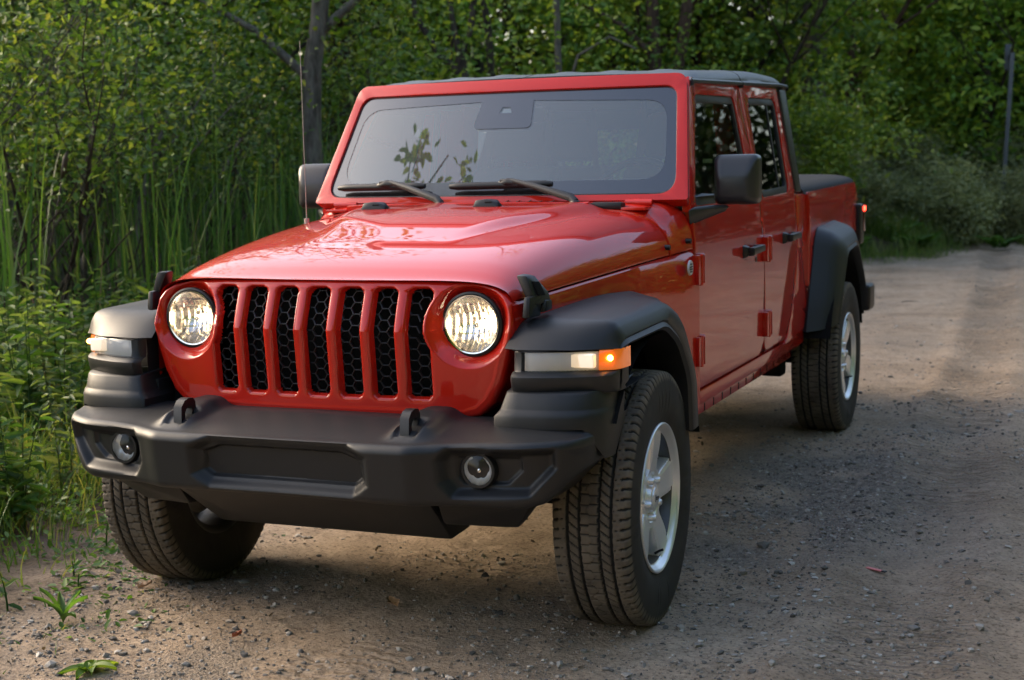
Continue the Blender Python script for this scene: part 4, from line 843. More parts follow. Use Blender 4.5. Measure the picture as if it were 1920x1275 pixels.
def ground_mat():
    m = mat('sandy_dirt', (.25, .2, .16), .92, spec=.2); n = m.node_tree.nodes; l = m.node_tree.links; b = n['Principled BSDF']
    tc = n.new('ShaderNodeTexCoord'); P = tc.outputs['Object']
    def noise(s, d=5, r=.6):
        q = n.new('ShaderNodeTexNoise'); q.inputs['Scale'].default_value = s; q.inputs['Detail'].default_value = d; q.inputs['Roughness'].default_value = r; l.new(P, q.inputs['Vector']); return q.outputs['Fac']
    def ramp(f, stops):
        q = n.new('ShaderNodeValToRGB'); e = q.color_ramp.elements
        e[0].position, e[0].color = stops[0][0], (*stops[0][1], 1); e[1].position, e[1].color = stops[-1][0], (*stops[-1][1], 1)
        for p, c in stops[1:-1]: k = e.new(p); k.color = (*c, 1)
        l.new(f, q.inputs[0]); return q.outputs[0]
    def mixc(f, a, c, mode='MIX'):
        q = n.new('ShaderNodeMix'); q.data_type = 'RGBA'; q.blend_type = mode
        if hasattr(f, 'links'): l.new(f, q.inputs[0])
        else: q.inputs[0].default_value = f
        for s, v in ((6, a), (7, c)):
            if isinstance(v, tuple): q.inputs[s].default_value = (*v, 1)
            else: l.new(v, q.inputs[s])
        return q.outputs[2]
    def attr(a): q = n.new('ShaderNodeAttribute'); q.attribute_name = a; return q.outputs['Fac']
    def math_(op, a, c=None):
        q = n.new('ShaderNodeMath'); q.operation = op
        for s, v in ((0, a), (1, c)):
            if v is None: continue
            if hasattr(v, 'links'): l.new(v, q.inputs[s])
            else: q.inputs[s].default_value = v
        return q.outputs[0]
    sand = ramp(noise(1.3), [(.30, (.275, .208, .146)), (.5, (.375, .290, .212)), (.7, (.445, .355, .268))])
    sand = mixc(.55, sand, ramp(noise(9, 6, .7), [(.32, (.52, .50, .47)), (.5, (.98, .97, .96)), (.72, (1.25, 1.22, 1.2))]), 'MULTIPLY')
    sand = mixc(.75, sand, ramp(noise(70, 3, .7), [(.33, (.30, .27, .25)), (.47, (.95, .95, .95)), (.75, (1.35, 1.33, 1.3))]), 'MULTIPLY')
    vo = n.new('ShaderNodeTexVoronoi'); vo.inputs['Scale'].default_value = 110; l.new(P, vo.inputs['Vector'])
    grit = mixc(.6, ramp(vo.outputs['Color'], [(.2, (.11, .10, .088)), (.6, (.29, .25, .205)), (.9, (.46, .41, .35))]), ramp(noise(25), [(.35, (.16, .135, .11)), (.65, (.40, .335, .265))]))
    c = mixc(attr('gravel'), sand, grit)
    humus = ramp(noise(14, 6, .75), [(.3, (.020, .016, .010)), (.5, (.055, .042, .026)), (.7, (.12, .095, .06))])
    c = mixc(attr('green'), c, humus); l.new(c, b.inputs['Base Color'])
    # height detail: grains, and the cleat marks in the wheel track
    wv = n.new('ShaderNodeTexWave'); wv.bands_direction = 'Y'; wv.inputs['Scale'].default_value = 5.2; wv.inputs['Distortion'].default_value = 6; wv.inputs['Detail'].default_value = 3; wv.inputs['Detail Scale'].default_value = 2.2; l.new(P, wv.inputs['Vector'])
    cleat = math_('MULTIPLY', math_('MULTIPLY', wv.outputs['Fac'], attr('track')), 1.8)
    h = math_('ADD', math_('MULTIPLY', noise(45, 6, .75), .9), math_('MULTIPLY', noise(7, 4), .9)); h = math_('ADD', h, cleat)
    h = math_('ADD', h, math_('MULTIPLY', math_('MULTIPLY', vo.outputs['Distance'], attr('gravel')), -.8))
    bp = n.new('ShaderNodeBump'); bp.inputs['Distance'].default_value = .022; bp.inputs['Strength'].default_value = 1; l.new(h, bp.inputs['Height']); l.new(bp.outputs[0], b.inputs['Normal']); return m
track = np.exp(-((GX_-cc)/.26)**4)*sm(.30, .55, fbm(GX_, GY_, .6, 12))+.5*np.exp(-((GX_-cc+1.45)/.2)**4)*sm(.45, .6, fbm(GX_, GY_, .6, 13))
gr = fast('dirt_ground', np.stack([GX_, GY_, GZ_], -1).reshape(-1, 3), GF, ground_mat(), {'gravel': gravel.ravel(), 'track': track.ravel(), 'green': (sm(.05, .9, vv+.5*(fbm(GX_, GY_, .35, 6)-.5))).ravel()})
gr['kind'] = 'structure'
# ---- pebbles: nobody could count them ----------------------------------------------------------
def stones(n, xr, yr, s0, s1, dens, seed, p=2.6):
    r = np.random.default_rng(seed); x, y = r.uniform(*xr, n*6), r.uniform(*yr, n*6); k = r.random(n*6) < dens(x, y); x, y = x[k][:n], y[k][:n]; n = len(x)
    s = s0*(1-r.random(n)*(1-(s0/s1)**p))**(-1/p); bm = bmesh.new(); bmesh.ops.create_icosphere(bm, subdivisions=1, radius=1); T = np.array([v.co[:] for v in bm.verts]); TF = np.array([[v.index for v in f.verts] for f in bm.faces]); bm.free()
    sc_ = r.uniform(.55, 1.2, (n, 1, 3))*np.array([1, 1, .65]); V = T[None]*(1+.22*r.normal(size=(n, len(T), 1)))*sc_*s[:, None, None]; a = r.random(n)*6.28; c, d = np.cos(a)[:, None], np.sin(a)[:, None]
    V = np.stack([V[..., 0]*c-V[..., 1]*d, V[..., 0]*d+V[..., 1]*c, V[..., 2]], -1); V += np.stack([x, y, height(x, y)+s*.25], -1)[:, None]
    return V.reshape(-1, 3), (np.arange(n)[:, None, None]*len(T)+TF[None]).reshape(-1, 3), np.repeat(r.random(n), len(T))
STONE = leafmat('pebble_stone', (.07, .064, .058), (.20, .178, .152), (.40, .37, .33), rough=.8, tr=0)
dn = lambda x, y: np.clip(.10+1.2*sm(.45, .62, fbm(x, y, .5, 21))*.35+.9*np.exp(-((x-1.05)/.38)**2-((y-2.0)/1.5)**2)+.3*np.exp(-((y+.9)/.5)**2), 0, 1)*(verge(x, y) < .35)*np.where((np.abs(x) < .6) & (y > .6), .3, 1)
sv = [stones(20000, (-1.6, 2.3), (-1.5, 3.6), .0020, .014, dn, 31), stones(3500, (-1.6, 3), (3.5, 16), .004, .02, dn, 32), stones(150, (-1.2, 2.3), (-1.4, 4.5), .010, .024, dn, 33), stones(3800, (-1.5, 2.3), (-1.5, 5), .0048, .015, dn, 34, 2.0)]
k = np.cumsum([0]+[len(q[0]) for q in sv]); o = fast('gravel_stones', np.concatenate([q[0] for q in sv]), np.concatenate([q[1]+k[i] for i, q in enumerate(sv)]), STONE, {'tint': np.concatenate([q[2] for q in sv])}, smooth=False)
o['kind'] = 'stuff'; o['label'] = 'grey and tan pebbles strewn over the dirt road'
# ---- grass -------------------------------------------------------------------------------------
def scatter(n, xr, yr, dens, seed):
    r = np.random.default_rng(seed); x, y = r.uniform(*xr, n*8), r.uniform(*yr, n*8); k = r.random(n*8) < dens(x, y); x, y = x[k][:n], y[k][:n]; return np.stack([x, y, height(x, y)-.01], -1)
gp = [scatter(26000, (-4.6, -.6), (-2.0, 5.5), lambda x, y: np.clip(.02+sm(.15, 1.1, verge(x, y)), 0, 1)*(verge(x, y) > -.12)*sm(.25, .55, fbm(x, y, .5, 41)+.25*sm(.5, 1.5, verge(x, y))), 51),
      scatter(16000, (-8, -1.2), (5.5, 15), lambda x, y: sm(.1, .8, verge(x, y)), 52), scatter(34000, (-5, 7), (14.0, 26), lambda x, y: sm(-.25, .8, verge(x, y))*sm(.25, .5, fbm(x, y, 1.2, 42)), 53)]
hh = [np.clip(rng.normal(.17, .06, len(gp[0])), .03, .4)*(.25+1.35*sm(.15, 1.1, verge(gp[0][:, 0], gp[0][:, 1]))), rng.uniform(.15, .45, len(gp[1])), rng.uniform(.15, .6, len(gp[2]))*(.3+.7*sm(.2, 1.5, verge(gp[2][:, 0], gp[2][:, 1])))]
gb = np.concatenate(gp); gh = np.concatenate(hh); V, F, t = blades(gb, gh, .004+.012*gh, rng.uniform(.1, .7, len(gb)))
o = fast('grass', V, F, LV_GRASS, {'tint': t}); o['kind'] = 'stuff'; o['label'] = 'green grass along the road verge'
# small herbs low in the grass
q = scatter(14000, (-3.2, -.5), (-1.6, 3.5), lambda x, y: sm(-.05, .9, verge(x, y)+.3)*sm(.38, .6, fbm(x, y, .35, 43)), 55); q[:, 2] += rng.random(len(q))**2*.16*sm(.1, 1, verge(q[:, 0], q[:, 1]))+.012
V, F, t = leaf_batch(q, rng.uniform(.014, .045, len(q)), up=.7); o = fast('ground_cover', V, F, LV_WEED, {'tint': t}); o['kind'] = 'stuff'; o['label'] = 'small leafy herbs creeping over the verge'
q = scatter(1500, (-2.6, 2.2), (-1.5, 3.0), lambda x, y: .04+.6*np.exp(-((verge(x, y))/.3)**2), 56); q[:, 2] += .016
V, F, t = leaf_batch(q, rng.uniform(.008, .03, len(q)), up=.9, droop=0); o = fast('leaf_litter', V, F, DRY, {'tint': t}); o['kind'] = 'stuff'; o['label'] = 'dry leaf scraps and chaff on the dirt'
# ---- reeds ---------------------------------------------------------------------------------------
q = scatter(2700, (-8.5, -2.9), (1.6, 13), lambda x, y: sm(1.5, 2.3, verge(x, y))*sm(.34, .56, fbm(x, y, 1.3, 44)), 61); h = rng.uniform(1.1, 2.15, len(q))
V, F, t = blades(q, h, rng.uniform(.015, .028, len(q)), rng.uniform(.02, .45, len(q))**1.5, seg=6, curl=2.2); o = fast('reed_bed', V, F, LV_REED, {'tint': t}); o['kind'] = 'stuff'; o['label'] = 'tall green reeds standing in the marshy ditch'
q = scatter(1500, (-9, -2.7), (1.6, 13), lambda x, y: sm(1.3, 2.2, verge(x, y)), 62); h = rng.uniform(.5, 1.5, len(q))
V, F, t = blades(q, h, rng.uniform(.005, .010, len(q)), rng.uniform(.05, .8, len(q)), seg=4); o = fast('dead_stalks', V, F, DRY, {'tint': t}); o['kind'] = 'stuff'; o['label'] = 'dry brown stalks tangled below the reeds'
# ---- trees and shrubs ------------------------------------------------------------------------------
def limbs(seed, base, n_main, h, spread, r0, sub=4, wig=.12, fork=.15):
    """tapered trunk(s) with limbs; returns mesh and the twig ends"""
    r = np.random.default_rng(seed); parts, ends = [], []
    def grow(p, d, L, rad, depth):
        n = 6; path = [np.array(p, float)]; d = d/np.linalg.norm(d)
        for i in range(n):
            d = d+r.normal(size=3)*wig+np.array([0, 0, .05]); d /= np.linalg.norm(d); path.append(path[-1]+d*L/n)
        rads = np.linspace(rad, rad*(.45 if depth else .55), n+1); parts.append(tube(path, rads, 8 if depth == 0 else 6 if depth == 1 else 4, False)); ends.extend(path[3:] if depth >= 1 else path[5:])
        if depth < 2:
            for k in range(sub):
                i = r.integers(int(n*fork)+1, n+1); a = r.random()*6.28; e = d*.55+np.array([math.cos(a), math.sin(a), .25+.3*r.random()])*spread; grow(path[i], e, L*r.uniform(.4, .65), rads[i]*.6, depth+1)
    for k in range(n_main):
        a = 2*math.pi*(k+r.random()*.6)/max(n_main, 1); b = np.array(base)+np.array([math.cos(a), math.sin(a), 0])*(.08 if n_main > 1 else 0)
        grow(b, np.array([math.cos(a)*.28*(n_main > 1), math.sin(a)*.28*(n_main > 1), 1.]), h*r.uniform(.8, 1.05), r0*r.uniform(.7, 1), 0)
    return join(*parts), np.array(ends)
def tree_root(name, label, cat, loc, rot=0, scale=1, group=None):
    o = bpy.data.objects.new(name, None); col.objects.link(o); o.location = loc; o.rotation_euler = (0, 0, rot); o.scale = (scale,)*3; o['label'] = label; o['category'] = cat
    if group: o['group'] = group
    return o
def plant(name, label, cat, wood, bm_, cen, size, lm, group=None, shape=LEAF, up=.5, seed=1, droop=.15):
    o = tree_root(name, label, cat, (0, 0, 0), group=group); r = np.random.default_rng(seed)
    w = new('trunk', wood, bm_, ang=0, fix=False); w.parent = o
    V, F, t = leaf_batch(cen, size, shape=shape, up=up, r=r, droop=droop); c = fast('crown', V, F, lm, {'tint': t}); c.parent = o; return o
def dup(root, loc, rot, scale, label=None, group=None):
    c = root.copy(); col.objects.link(c); c.location = loc; c.rotation_euler = (0, 0, rot); c.scale = (scale,)*3
    if label: c['label'] = label
    if group: c['group'] = group
    for ch in list(root.children): k = ch.copy(); col.objects.link(k); k.parent = c
    return c
def clumps(ends, per, sig, r, low=None, count=None):
    e = ends if count is None else ends[r.integers(0, len(ends), count)]
    return (e[:, None]+r.normal(size=(len(e), per, 3))*sig*np.array([1, 1, .7])).reshape(-1, 3)
def leafy_wall(seed, rad, z0, z1, n, clump=.28):
    """clumped leaves filling a crown that reaches down to the ground"""
    r = np.random.default_rng(seed); q_ = 60 if n > 5000 else 34; k = n//q_; a = r.random(k)*6.28; zz = z0+(z1-z0)*r.random(k)**.9; rr = rad*(1-.55*((zz-z0)/(z1-z0))**2.2)*np.sqrt(r.uniform(.15, 1, k))*(.85+.3*np.sin(a*3+seed))
    c = np.stack([rr*np.cos(a), rr*np.sin(a), zz], -1); s = clump*r.uniform(.5, 1.3, k); return (c[:, None]+r.normal(size=(k, q_, 3))*s[:, None, None]*np.array([1, 1, .5])).reshape(-1, 3)
WOODS = 'woodland trees behind the truck'
protos = []
for i, (lm, bk, sz, lab) in enumerate(((LV_MID, BARKD, .14, 'mid green broadleaf tree in the woodland behind the road'), (LV_LIGHT, BARKR, .135, 'bright green young tree in the woodland behind the road'), (LV_SHADE, BARKD, .13, 'dark green shade-toned tree deep in the woodland'))):
    wood, ends = limbs(70+i, (0, 0, -.2), 1, 6.2, .9, .11, 6, .08); cen = np.concatenate([leafy_wall(80+i, 1.9, .2, 6.6, 9500, .24), clumps(ends, 5, .22, rng)])
    protos.append((plant('woodland_tree', lab, 'tree', wood, bk, cen, rng.uniform(.6, 1.3, len(cen))*sz, lm, WOODS, seed=90+i), lab))
spots = [(-14.5, 12.5, 0), (-12.2, 14.2, 1), (-10.2, 13.0, 0), (-9.0, 15.8, 1), (-7.6, 13.8, 1), (-6.6, 16.6, 0), (-5.4, 18.6, 1), (-4.4, 20.2, 1), (-3.3, 19.4, 0), (-6.0, 21.5, 0), (-2.3, 23.0, 1), (-1.2, 24.8, 0), (-.2, 24.4, 0), (.6, 26.5, 2), (1.8, 27.0, 0), (2.6, 29.6, 2), (4.0, 30.0, 2), (-11.5, 10.4, 2), (-9.6, 10.6, 1), (-8.4, 11.8, 0),
         (-16.5, 16, 2), (-13.6, 18, 2), (-11, 19, 2), (-8.5, 20, 2), (-7, 24, 2), (-4.5, 25.5, 2), (-2.5, 27.5, 2), (.0, 30, 2), (2.2, 33, 2), (-12.8, 8.8, 2), (-10.9, 7.4, 0), (-9.3, 8.2, 2)]
used = set(); r_ = np.random.default_rng(5)
for x, y, k in spots:
    s_ = r_.uniform(.85, 1.2); o, lab = protos[k]; loc = (x, y, float(height(x, y))-.1); ro = r_.random()*6.28
    if k not in used: used.add(k); o.location = loc; o.rotation_euler = (0, 0, ro); o.scale = (s_,)*3
    else: dup(o, loc, ro, s_)
# far, unbroken woods beyond them and across the road
def far_wood(name, label, pts, n, h, seed):
    r = np.random.default_rng(seed); pts = np.array(pts, float); i = r.integers(0, len(pts)-1, n//30); t = r.random(n//30)[:, None]; c = pts[i]*(1-t)+pts[i+1]*t+r.normal(size=(n//30, 2))*1.1; hh_ = h*(.75+.35*np.sin(c[:, 0]*.9+seed)*np.sin(c[:, 1]*.7)); z = hh_*r.random(n//30)**.8
    cen = (np.concatenate([c, z[:, None]], 1)[:, None]+r.normal(size=(n//30, 30, 3))*[.7, .7, .4]).reshape(-1, 3); V, F, t = leaf_batch(cen, r.uniform(.18, .36, len(cen))*(1.7 if seed == 2 else 1.3), up=.4, r=r); o = fast(name, V, F, LV_SHADE if seed == 1 else LV_MID, {'tint': t}); o['kind'] = 'stuff'; o['label'] = label
far_wood('far_wood', 'dense dark woods far behind the clearing', [(-24, -14), (-30, -4), (-30, 6), (-28, 14), (-18, 24), (-8, 32), (0, 38), (10, 40), (22, 36)], 110000, 10.5, 1)
far_wood('roadside_wood', 'tall woods across the dirt road', [(19, 36), (17, 24), (14, 12), (13, 2), (14, -8), (11, -18), (3, -23), (-4, -23)], 110000, 12, 2)
# individual trunks one can pick out
def lone(name, label, pts, rad, bk, branches=(), crown=None):
    o = tree_root(name, label, 'tree', (pts[0][0], pts[0][1], 0)); parts = [tube(pts, rad, 12, False)]+[tube(b, rr, 7, False) for b, rr in branches]; w = new('trunk', move(join(*parts), (-pts[0][0], -pts[0][1], 0)), bk, ang=0, fix=False); w.parent = o
    if crown is not None:
        V, F, t = leaf_batch(crown[0]-np.array([pts[0][0], pts[0][1], 0]), crown[1]); c = fast('crown', V, F, crown[2], {'tint': t}); c.parent = o
    return o
def cl(points, n, sig, r=rng): return (np.array(points)[:, None]+r.normal(size=(len(points), n, 3))*sig).reshape(-1, 3)
T1 = [(-4.86, 7.87, -.3), (-4.86, 7.87, .6), (-4.84, 7.87, 1.3), (-4.83, 7.88, 2.0), (-4.80, 7.88, 2.45), (-4.72, 7.88, 2.8), (-4.66, 7.9, 3.4), (-4.6, 7.9, 5)]
lone('pale_barked_tree', 'thick pale grey trunk standing behind the truck mirror', T1, [.13, .11, .098, .090, .086, .082, .078, .06], BARKG, [([(-4.84, 7.87, 2.3), (-5.3, 7.7, 2.75), (-5.9, 7.6, 3.1)], [.05, .035, .02]), ([(-4.74, 7.88, 2.7), (-4.2, 8.1, 3.2), (-3.7, 8.3, 3.9)], [.05, .035, .02])],
     (cl([(-5.4, 7.6, 2.7), (-5.9, 7.6, 3.0), (-4.3, 8.1, 3.2), (-5.2, 7.4, 3.3), (-4.6, 8.2, 3.6), (-5.7, 7.2, 2.4), (-4.2, 8.4, 2.6), (-4.0, 8.3, 2.2)], 220, (.35, .35, .22)), rng.uniform(.05, .10, 8*220), LV_MID))
vl = lambda pts, n, sg, m=LV_MID: (cl(pts, n, sg), rng.uniform(.05, .10, len(pts)*n), m)
T2 = [(-4.30, 11.45, -.2), (-4.42, 11.4, .8), (-4.52, 11.35, 1.7), (-4.62, 11.3, 2.1), (-4.78, 11.27, 2.5), (-4.80, 11.27, 2.75)]
lone('forked_tree', 'dark forked tree with three bare limbs behind the cab', T2, [.10, .09, .08, .075, .07, .06], BARKD, [([(-4.79, 11.27, 2.5), (-5.05, 11.2, 2.75), (-5.28, 11.1, 3.2), (-5.4, 11.1, 4.2)], [.05, .042, .036, .025]), ([(-4.79, 11.27, 2.62), (-4.86, 11.25, 3.0), (-4.92, 11.22, 3.5), (-4.95, 11.2, 4.4)], [.04, .036, .03, .02]), ([(-4.79, 11.27, 2.68), (-4.68, 11.3, 3.0), (-4.62, 11.3, 3.4), (-4.6, 11.3, 4.4)], [.045, .04, .035, .025]), ([(-4.42, 11.4, 1.2), (-4.46, 11.4, 2.4), (-4.5, 11.4, 3.0), (-4.62, 11.3, 4.2)], [.06, .05, .045, .03])],
     vl([(-4.9, 11.1, 2.0), (-4.3, 11.1, 2.1), (-5.4, 11, 2.5), (-4.5, 11.0, 3.3), (-5.3, 11, 3.5), (-4.2, 11.2, 2.8)], 170, (.35, .3, .22), LV_LIGHT))
lone('slender_tree', 'thin straight pale trunk above the windscreen', [(-3.72, 11.7, -.2), (-3.74, 11.7, 1.5), (-3.76, 11.69, 3.0), (-3.78, 11.7, 6)], [.05, .042, .038, .025], BARKG, [([(-3.72, 11.7, 2.1), (-3.55, 11.8, 2.7), (-3.2, 11.9, 2.9), (-2.9, 12, 2.75)], [.02, .018, .014, .01])],
     vl([(-3.8, 11.5, 2.1), (-3.2, 11.8, 2.7), (-3.9, 11.6, 3.3), (-3.3, 11.7, 3.4)], 110, (.3, .3, .2), LV_LIGHT))
lone('russet_tree', 'reddish brown trunk left of its leaning neighbour above the roof', [(-4.0, 16.85, -.2), (-4.1, 16.85, 2.0), (-4.16, 16.83, 3.4), (-4.2, 16.8, 6)], [.12, .11, .10, .07], BARKR, [([(-4.13, 16.84, 3.0), (-4.6, 16.7, 3.5), (-5.1, 16.5, 3.8)], [.06, .045, .03])],
     vl([(-4.3, 16.3, 2.5), (-4.6, 16.2, 3.0), (-4.0, 16.3, 3.9), (-5.0, 16.4, 3.6), (-4.2, 16.4, 2.9)], 150, (.4, .3, .25)))
lone('russet_tree', 'reddish brown trunk leaning right above the roof', [(-4.05, 16.95, -.2), (-3.9, 16.95, 2.4), (-3.72, 16.95, 3.4), (-3.45, 16.9, 5.5)], [.12, .10, .09, .06], BARKR, (),
     vl([(-3.7, 16.4, 2.6), (-3.3, 16.5, 3.0), (-3.4, 16.4, 3.9), (-3.8, 16.4, 3.2), (-2.9, 16.4, 2.6)], 150, (.4, .3, .25)))
lone('grey_tree', 'broad grey trunk in shade right of the cab roof', [(-2.9, 22.3, 0), (-2.85, 22.3, 2), (-2.77, 22.3, 3.6), (-2.7, 22.3, 6)], [.26, .23, .21, .17], BARKG)
# tree at the camera's left whose low limb hangs over the road and mirrors in the windscreen
br = [(-5.8, -3.3, 3.2), (-4.4, -2.3, 4.1), (-3.2, -1.3, 4.45), (-2.55, -.8, 4.5), (-2.1, -.55, 4.62)]; tw = [[(-3.2, -1.3, 4.45), (-2.75, -1.15, 4.72), (-2.4, -1.0, 4.78), (-2.0, -.85, 4.85)], [(-2.9, -1.05, 4.47), (-2.6, -.6, 4.35), (-2.35, -.35, 4.5)], [(-2.55, -.8, 4.5), (-2.3, -.85, 4.6), (-2.15, -.95, 4.52)], [(-2.75, -.95, 4.48), (-2.72, -.7, 4.62), (-2.66, -.5, 4.66)]]
lone('overhanging_tree', 'tree outside the frame whose leafy twigs mirror in the lower left of the windscreen', [(-6.2, -3.6, -.1), (-6.1, -3.55, 1.5), (-5.8, -3.3, 3.2), (-5.7, -3.2, 5.5)], [.14, .12, .10, .06], BARKD, [(br, [.05, .036, .022, .014, .008])]+[(q, [.010, .008, .006, .004][:len(q)]) for q in tw],
     (cl([(-2.66, -.5, 4.68), (-2.6, -.68, 4.56), (-2.35, -.38, 4.5), (-2.15, -.95, 4.52), (-2.42, -.78, 4.50), (-2.0, -.85, 4.85), (-2.62, -.75, 4.42)], 26, (.075, .075, .05)), rng.uniform(.07, .13, 7*26), LV_MID))
# sapling beside the road
wood, ends = limbs(120, (0, 0, -.1), 1, 1.7, .9, .035, 5, .12); cen = np.concatenate([clumps(ends, 30, .15, rng), cl([(.35, 0, 1.6), (-.25, .1, 1.7), (.6, -.1, 1.25), (.1, .1, 2.1), (-.55, 0, 1.5), (.95, 0, 1.15)], 150, (.28, .28, .18))])
sp = plant('roadside_sapling', 'light green sapling with forked stem beyond the cargo bed', 'tree', wood, BARKG, cen, rng.uniform(.06, .105, len(cen)), LV_LIGHT, seed=121, up=.65); sp.location = (-1.45, 15.95, .55)
# thin-stemmed shrubs in the reeds
SH = 'thin-stemmed shrubs among the reeds'
wood, ends = limbs(131, (0, 0, -.3), 4, 2.6, .7, .030, 4, .11); e2 = ends[ends[:, 2] > 1.5]; cen = clumps(e2, 11, .17, rng); sA = plant('thicket_shrub', 'leafy shrub with thin grey stems among the reeds', 'shrub', wood, BARKG, cen, rng.uniform(.036, .075, len(cen)), LV_SHRUB, SH, seed=132)
wood, ends = limbs(133, (0, 0, -.3), 5, 2.4, .85, .026, 5, .13); e2 = ends[ends[:, 2] > 1.4]; cen = clumps(e2, 11, .18, rng); sB = plant('thicket_shrub', 'spreading shrub with many bent stems at the ditch', 'shrub', wood, BARKD, cen, rng.uniform(.036, .075, len(cen)), LV_OLIVE, SH, seed=134)
shp = [(sA, -5.05, 4.75, 0.3, 1.0), (sB, -5.6, 5.6, 1.2, 1.05), (sA, -5.35, 5.9, 2.2, .95), (sB, -4.9, 3.75, 3.9, .95), (sA, -6.3, 4.6, 4.4, 1.1), (sB, -5.9, 7.2, 5.2, 1.0), (sA, -6.9, 6.6, .9, 1.15), (sB, -7.4, 8.4, 2.7, 1.2), (sA, -6.3, 8.9, 1.6, 1.05), (sB, -5.2, 9.3, 3.3, 1.0)]
for i, (p_, x, y, ro, s_) in enumerate(shp):
    if i < 2: p_.location = (x, y, float(height(x, y))); p_.rotation_euler = (0, 0, ro); p_.scale = (s_,)*3
    else: dup(p_, (x, y, float(height(x, y))), ro, s_)
# low bushes on the bank
BK = 'feathery bushes on the bank at the bend'
wood, ends = limbs(141, (0, 0, -.1), 5, .9, 1.0, .015, 4, .15); cen = np.concatenate([clumps(ends, 12, .12, rng), leafy_wall(142, .8, .1, 1.25, 2600, .14)]); bA = plant('bank_bush', 'low grey-green feathery bush on the bank at the bend', 'bush', wood, BARKD, cen, rng.uniform(.05, .11, len(cen)), LV_GREY, BK, LANCE, seed=143)
bp_ = [(-.4, 19.6), (.5, 19.2), (1.3, 20.3), (-1.3, 18.6), (2.2, 21.5), (-.3, 21.2), (1.0, 22.6), (-2.1, 17.4), (2.4, 24.2), (3.4, 23.6), (4.2, 25.6), (-1.8, 19.8), (-.9, 17.6), (-2.9, 16.0), (-2.4, 14.4), (3.2, 26.5), (.2, 23.8), (-3.0, 18.2)]
for i, (x, y) in enumerate(bp_):
    a = (x-.7, y+1.1, float(height(x-.7, y+1.1))); s_ = r_.uniform(.75, 1.25)
    if i == 0: bA.location = a; bA.scale = (s_,)*3
    else: dup(bA, a, r_.random()*6.28, s_)
def fern_mesh(seed, nf, L):
    r = np.random.default_rng(seed); C_, A_, S_ = [], [], []
    for k in range(nf):
        a = 6.28*(k+r.random()*.5)/nf; d = np.array([math.cos(a), math.sin(a), 0]); ln = L*r.uniform(.75, 1.15); side = np.array([-d[1], d[0], 0])
        for t in np.linspace(.15, .98, 34):
            p = d*ln*.75*t**1.2+np.array([0, 0, ln*(.95*t-.55*t*t)]); w = ln*.22*math.sin(math.pi*min(1, .12+t*.88))**.8*(1-t*.35)
            for sg in (-1, 1): C_.append(p); A_.append(side*sg+d*.35+np.array([0, 0, -.1])); S_.append(w)
    return np.array(C_), np.array(A_), np.array(S_)
FN = 'ferns on the verge and bank'
def fern(seed, label, L):
    c, a, s_ = fern_mesh(seed, 8, L); o = tree_root('fern', label, 'fern', (0, 0, 0), group=FN); V, F, t = leaf_batch(c, s_, axis=a, shape=LANCE*[1, 1.3, 1], up=.95); f = fast('frond', V, F, LV_WEED, {'tint': t*.7}); f.parent = o; return o
f0 = fern(151, 'arching green fern among other ferns and low growth', .62)
for i, (x, y, s_) in enumerate([(-3.05, 1.65, 1.0), (-3.6, 2.3, 1.05), (-2.75, 2.2, .8), (-3.3, 1.15, .75), (-2.6, 3.2, .9), (-3.4, 3.4, 1.0), (-1.3, 17.0, .9), (-.5, 18.2, 1.0), (-.9, 19.2, 1.0), (.6, 19.6, .9), (-1.8, 16.4, .9)]):
    if i == 0: f0.location = (x, y, float(height(x, y))); f0.scale = (s_,)*3
    else: dup(f0, (x, y, float(height(x, y))), r_.random()*6.28, s_)
def weed(seed, label, H, nl, ls, lm, stems=3, group=None, name='leafy_weed'):
    r = np.random.default_rng(seed); C_, A_, S_, st = [], [], [], []
    for k in range(stems):
        a = 6.28*(k+r.random())/stems; b = np.array([math.cos(a), math.sin(a), 0])*.03*(stems > 1); ln = np.array([math.cos(a), math.sin(a), 0])*r.uniform(.03, .22); h = H*r.uniform(.75, 1.1); P = [b+ln*t*t*h+np.array([0, 0, h*t]) for t in np.linspace(0, 1, 6)]; st.append(tube(P, np.linspace(.004, .0015, 6), 5, False))
        for j in range(nl):
            t = .15+.85*j/nl; p = b+ln*t*t*h+np.array([0, 0, h*t]); w = j*2.4+r.random(); C_.append(p); A_.append(np.array([math.cos(w), math.sin(w), r.uniform(-.45, .75)])); S_.append(ls*(1.1-.65*t)*r.uniform(.55, 1.3))
    o = tree_root(name, label, 'weed', (0, 0, 0), group=group); s = new('stem', join(*st), lm, ang=0, fix=False); s.parent = o
    V, F, t = leaf_batch(np.array(C_), np.array(S_), axis=np.array(A_), shape=LANCE*[1, 1.5, 1.4], up=.6, r=r); f = fast('leaves', V, F, lm, {'tint': t}); f.parent = o; return o
WD = 'leafy weeds in the verge'
wA = weed(161, 'lance-leaved green weed standing in the thick of the verge', .60, 26, .13, LV_WEED, 4, WD); wB = weed(162, 'taller pale-leaved weed standing in the thick of the verge', .64, 30, .10, LV_PALE, 3, WD)
pts = scatter(120, (-4.2, -1.4), (-.8, 4.6), lambda x, y: sm(.3, 1.0, verge(x, y))*(1-sm(2.4, 3.2, verge(x, y))), 63)
pts = np.concatenate([pts, [(-1.75, .15, 0), (-1.95, .7, 0), (-1.85, 1.2, 0), (-2.05, 1.6, 0), (-2.4, .2, 0), (-2.1, -.2, 0)]])
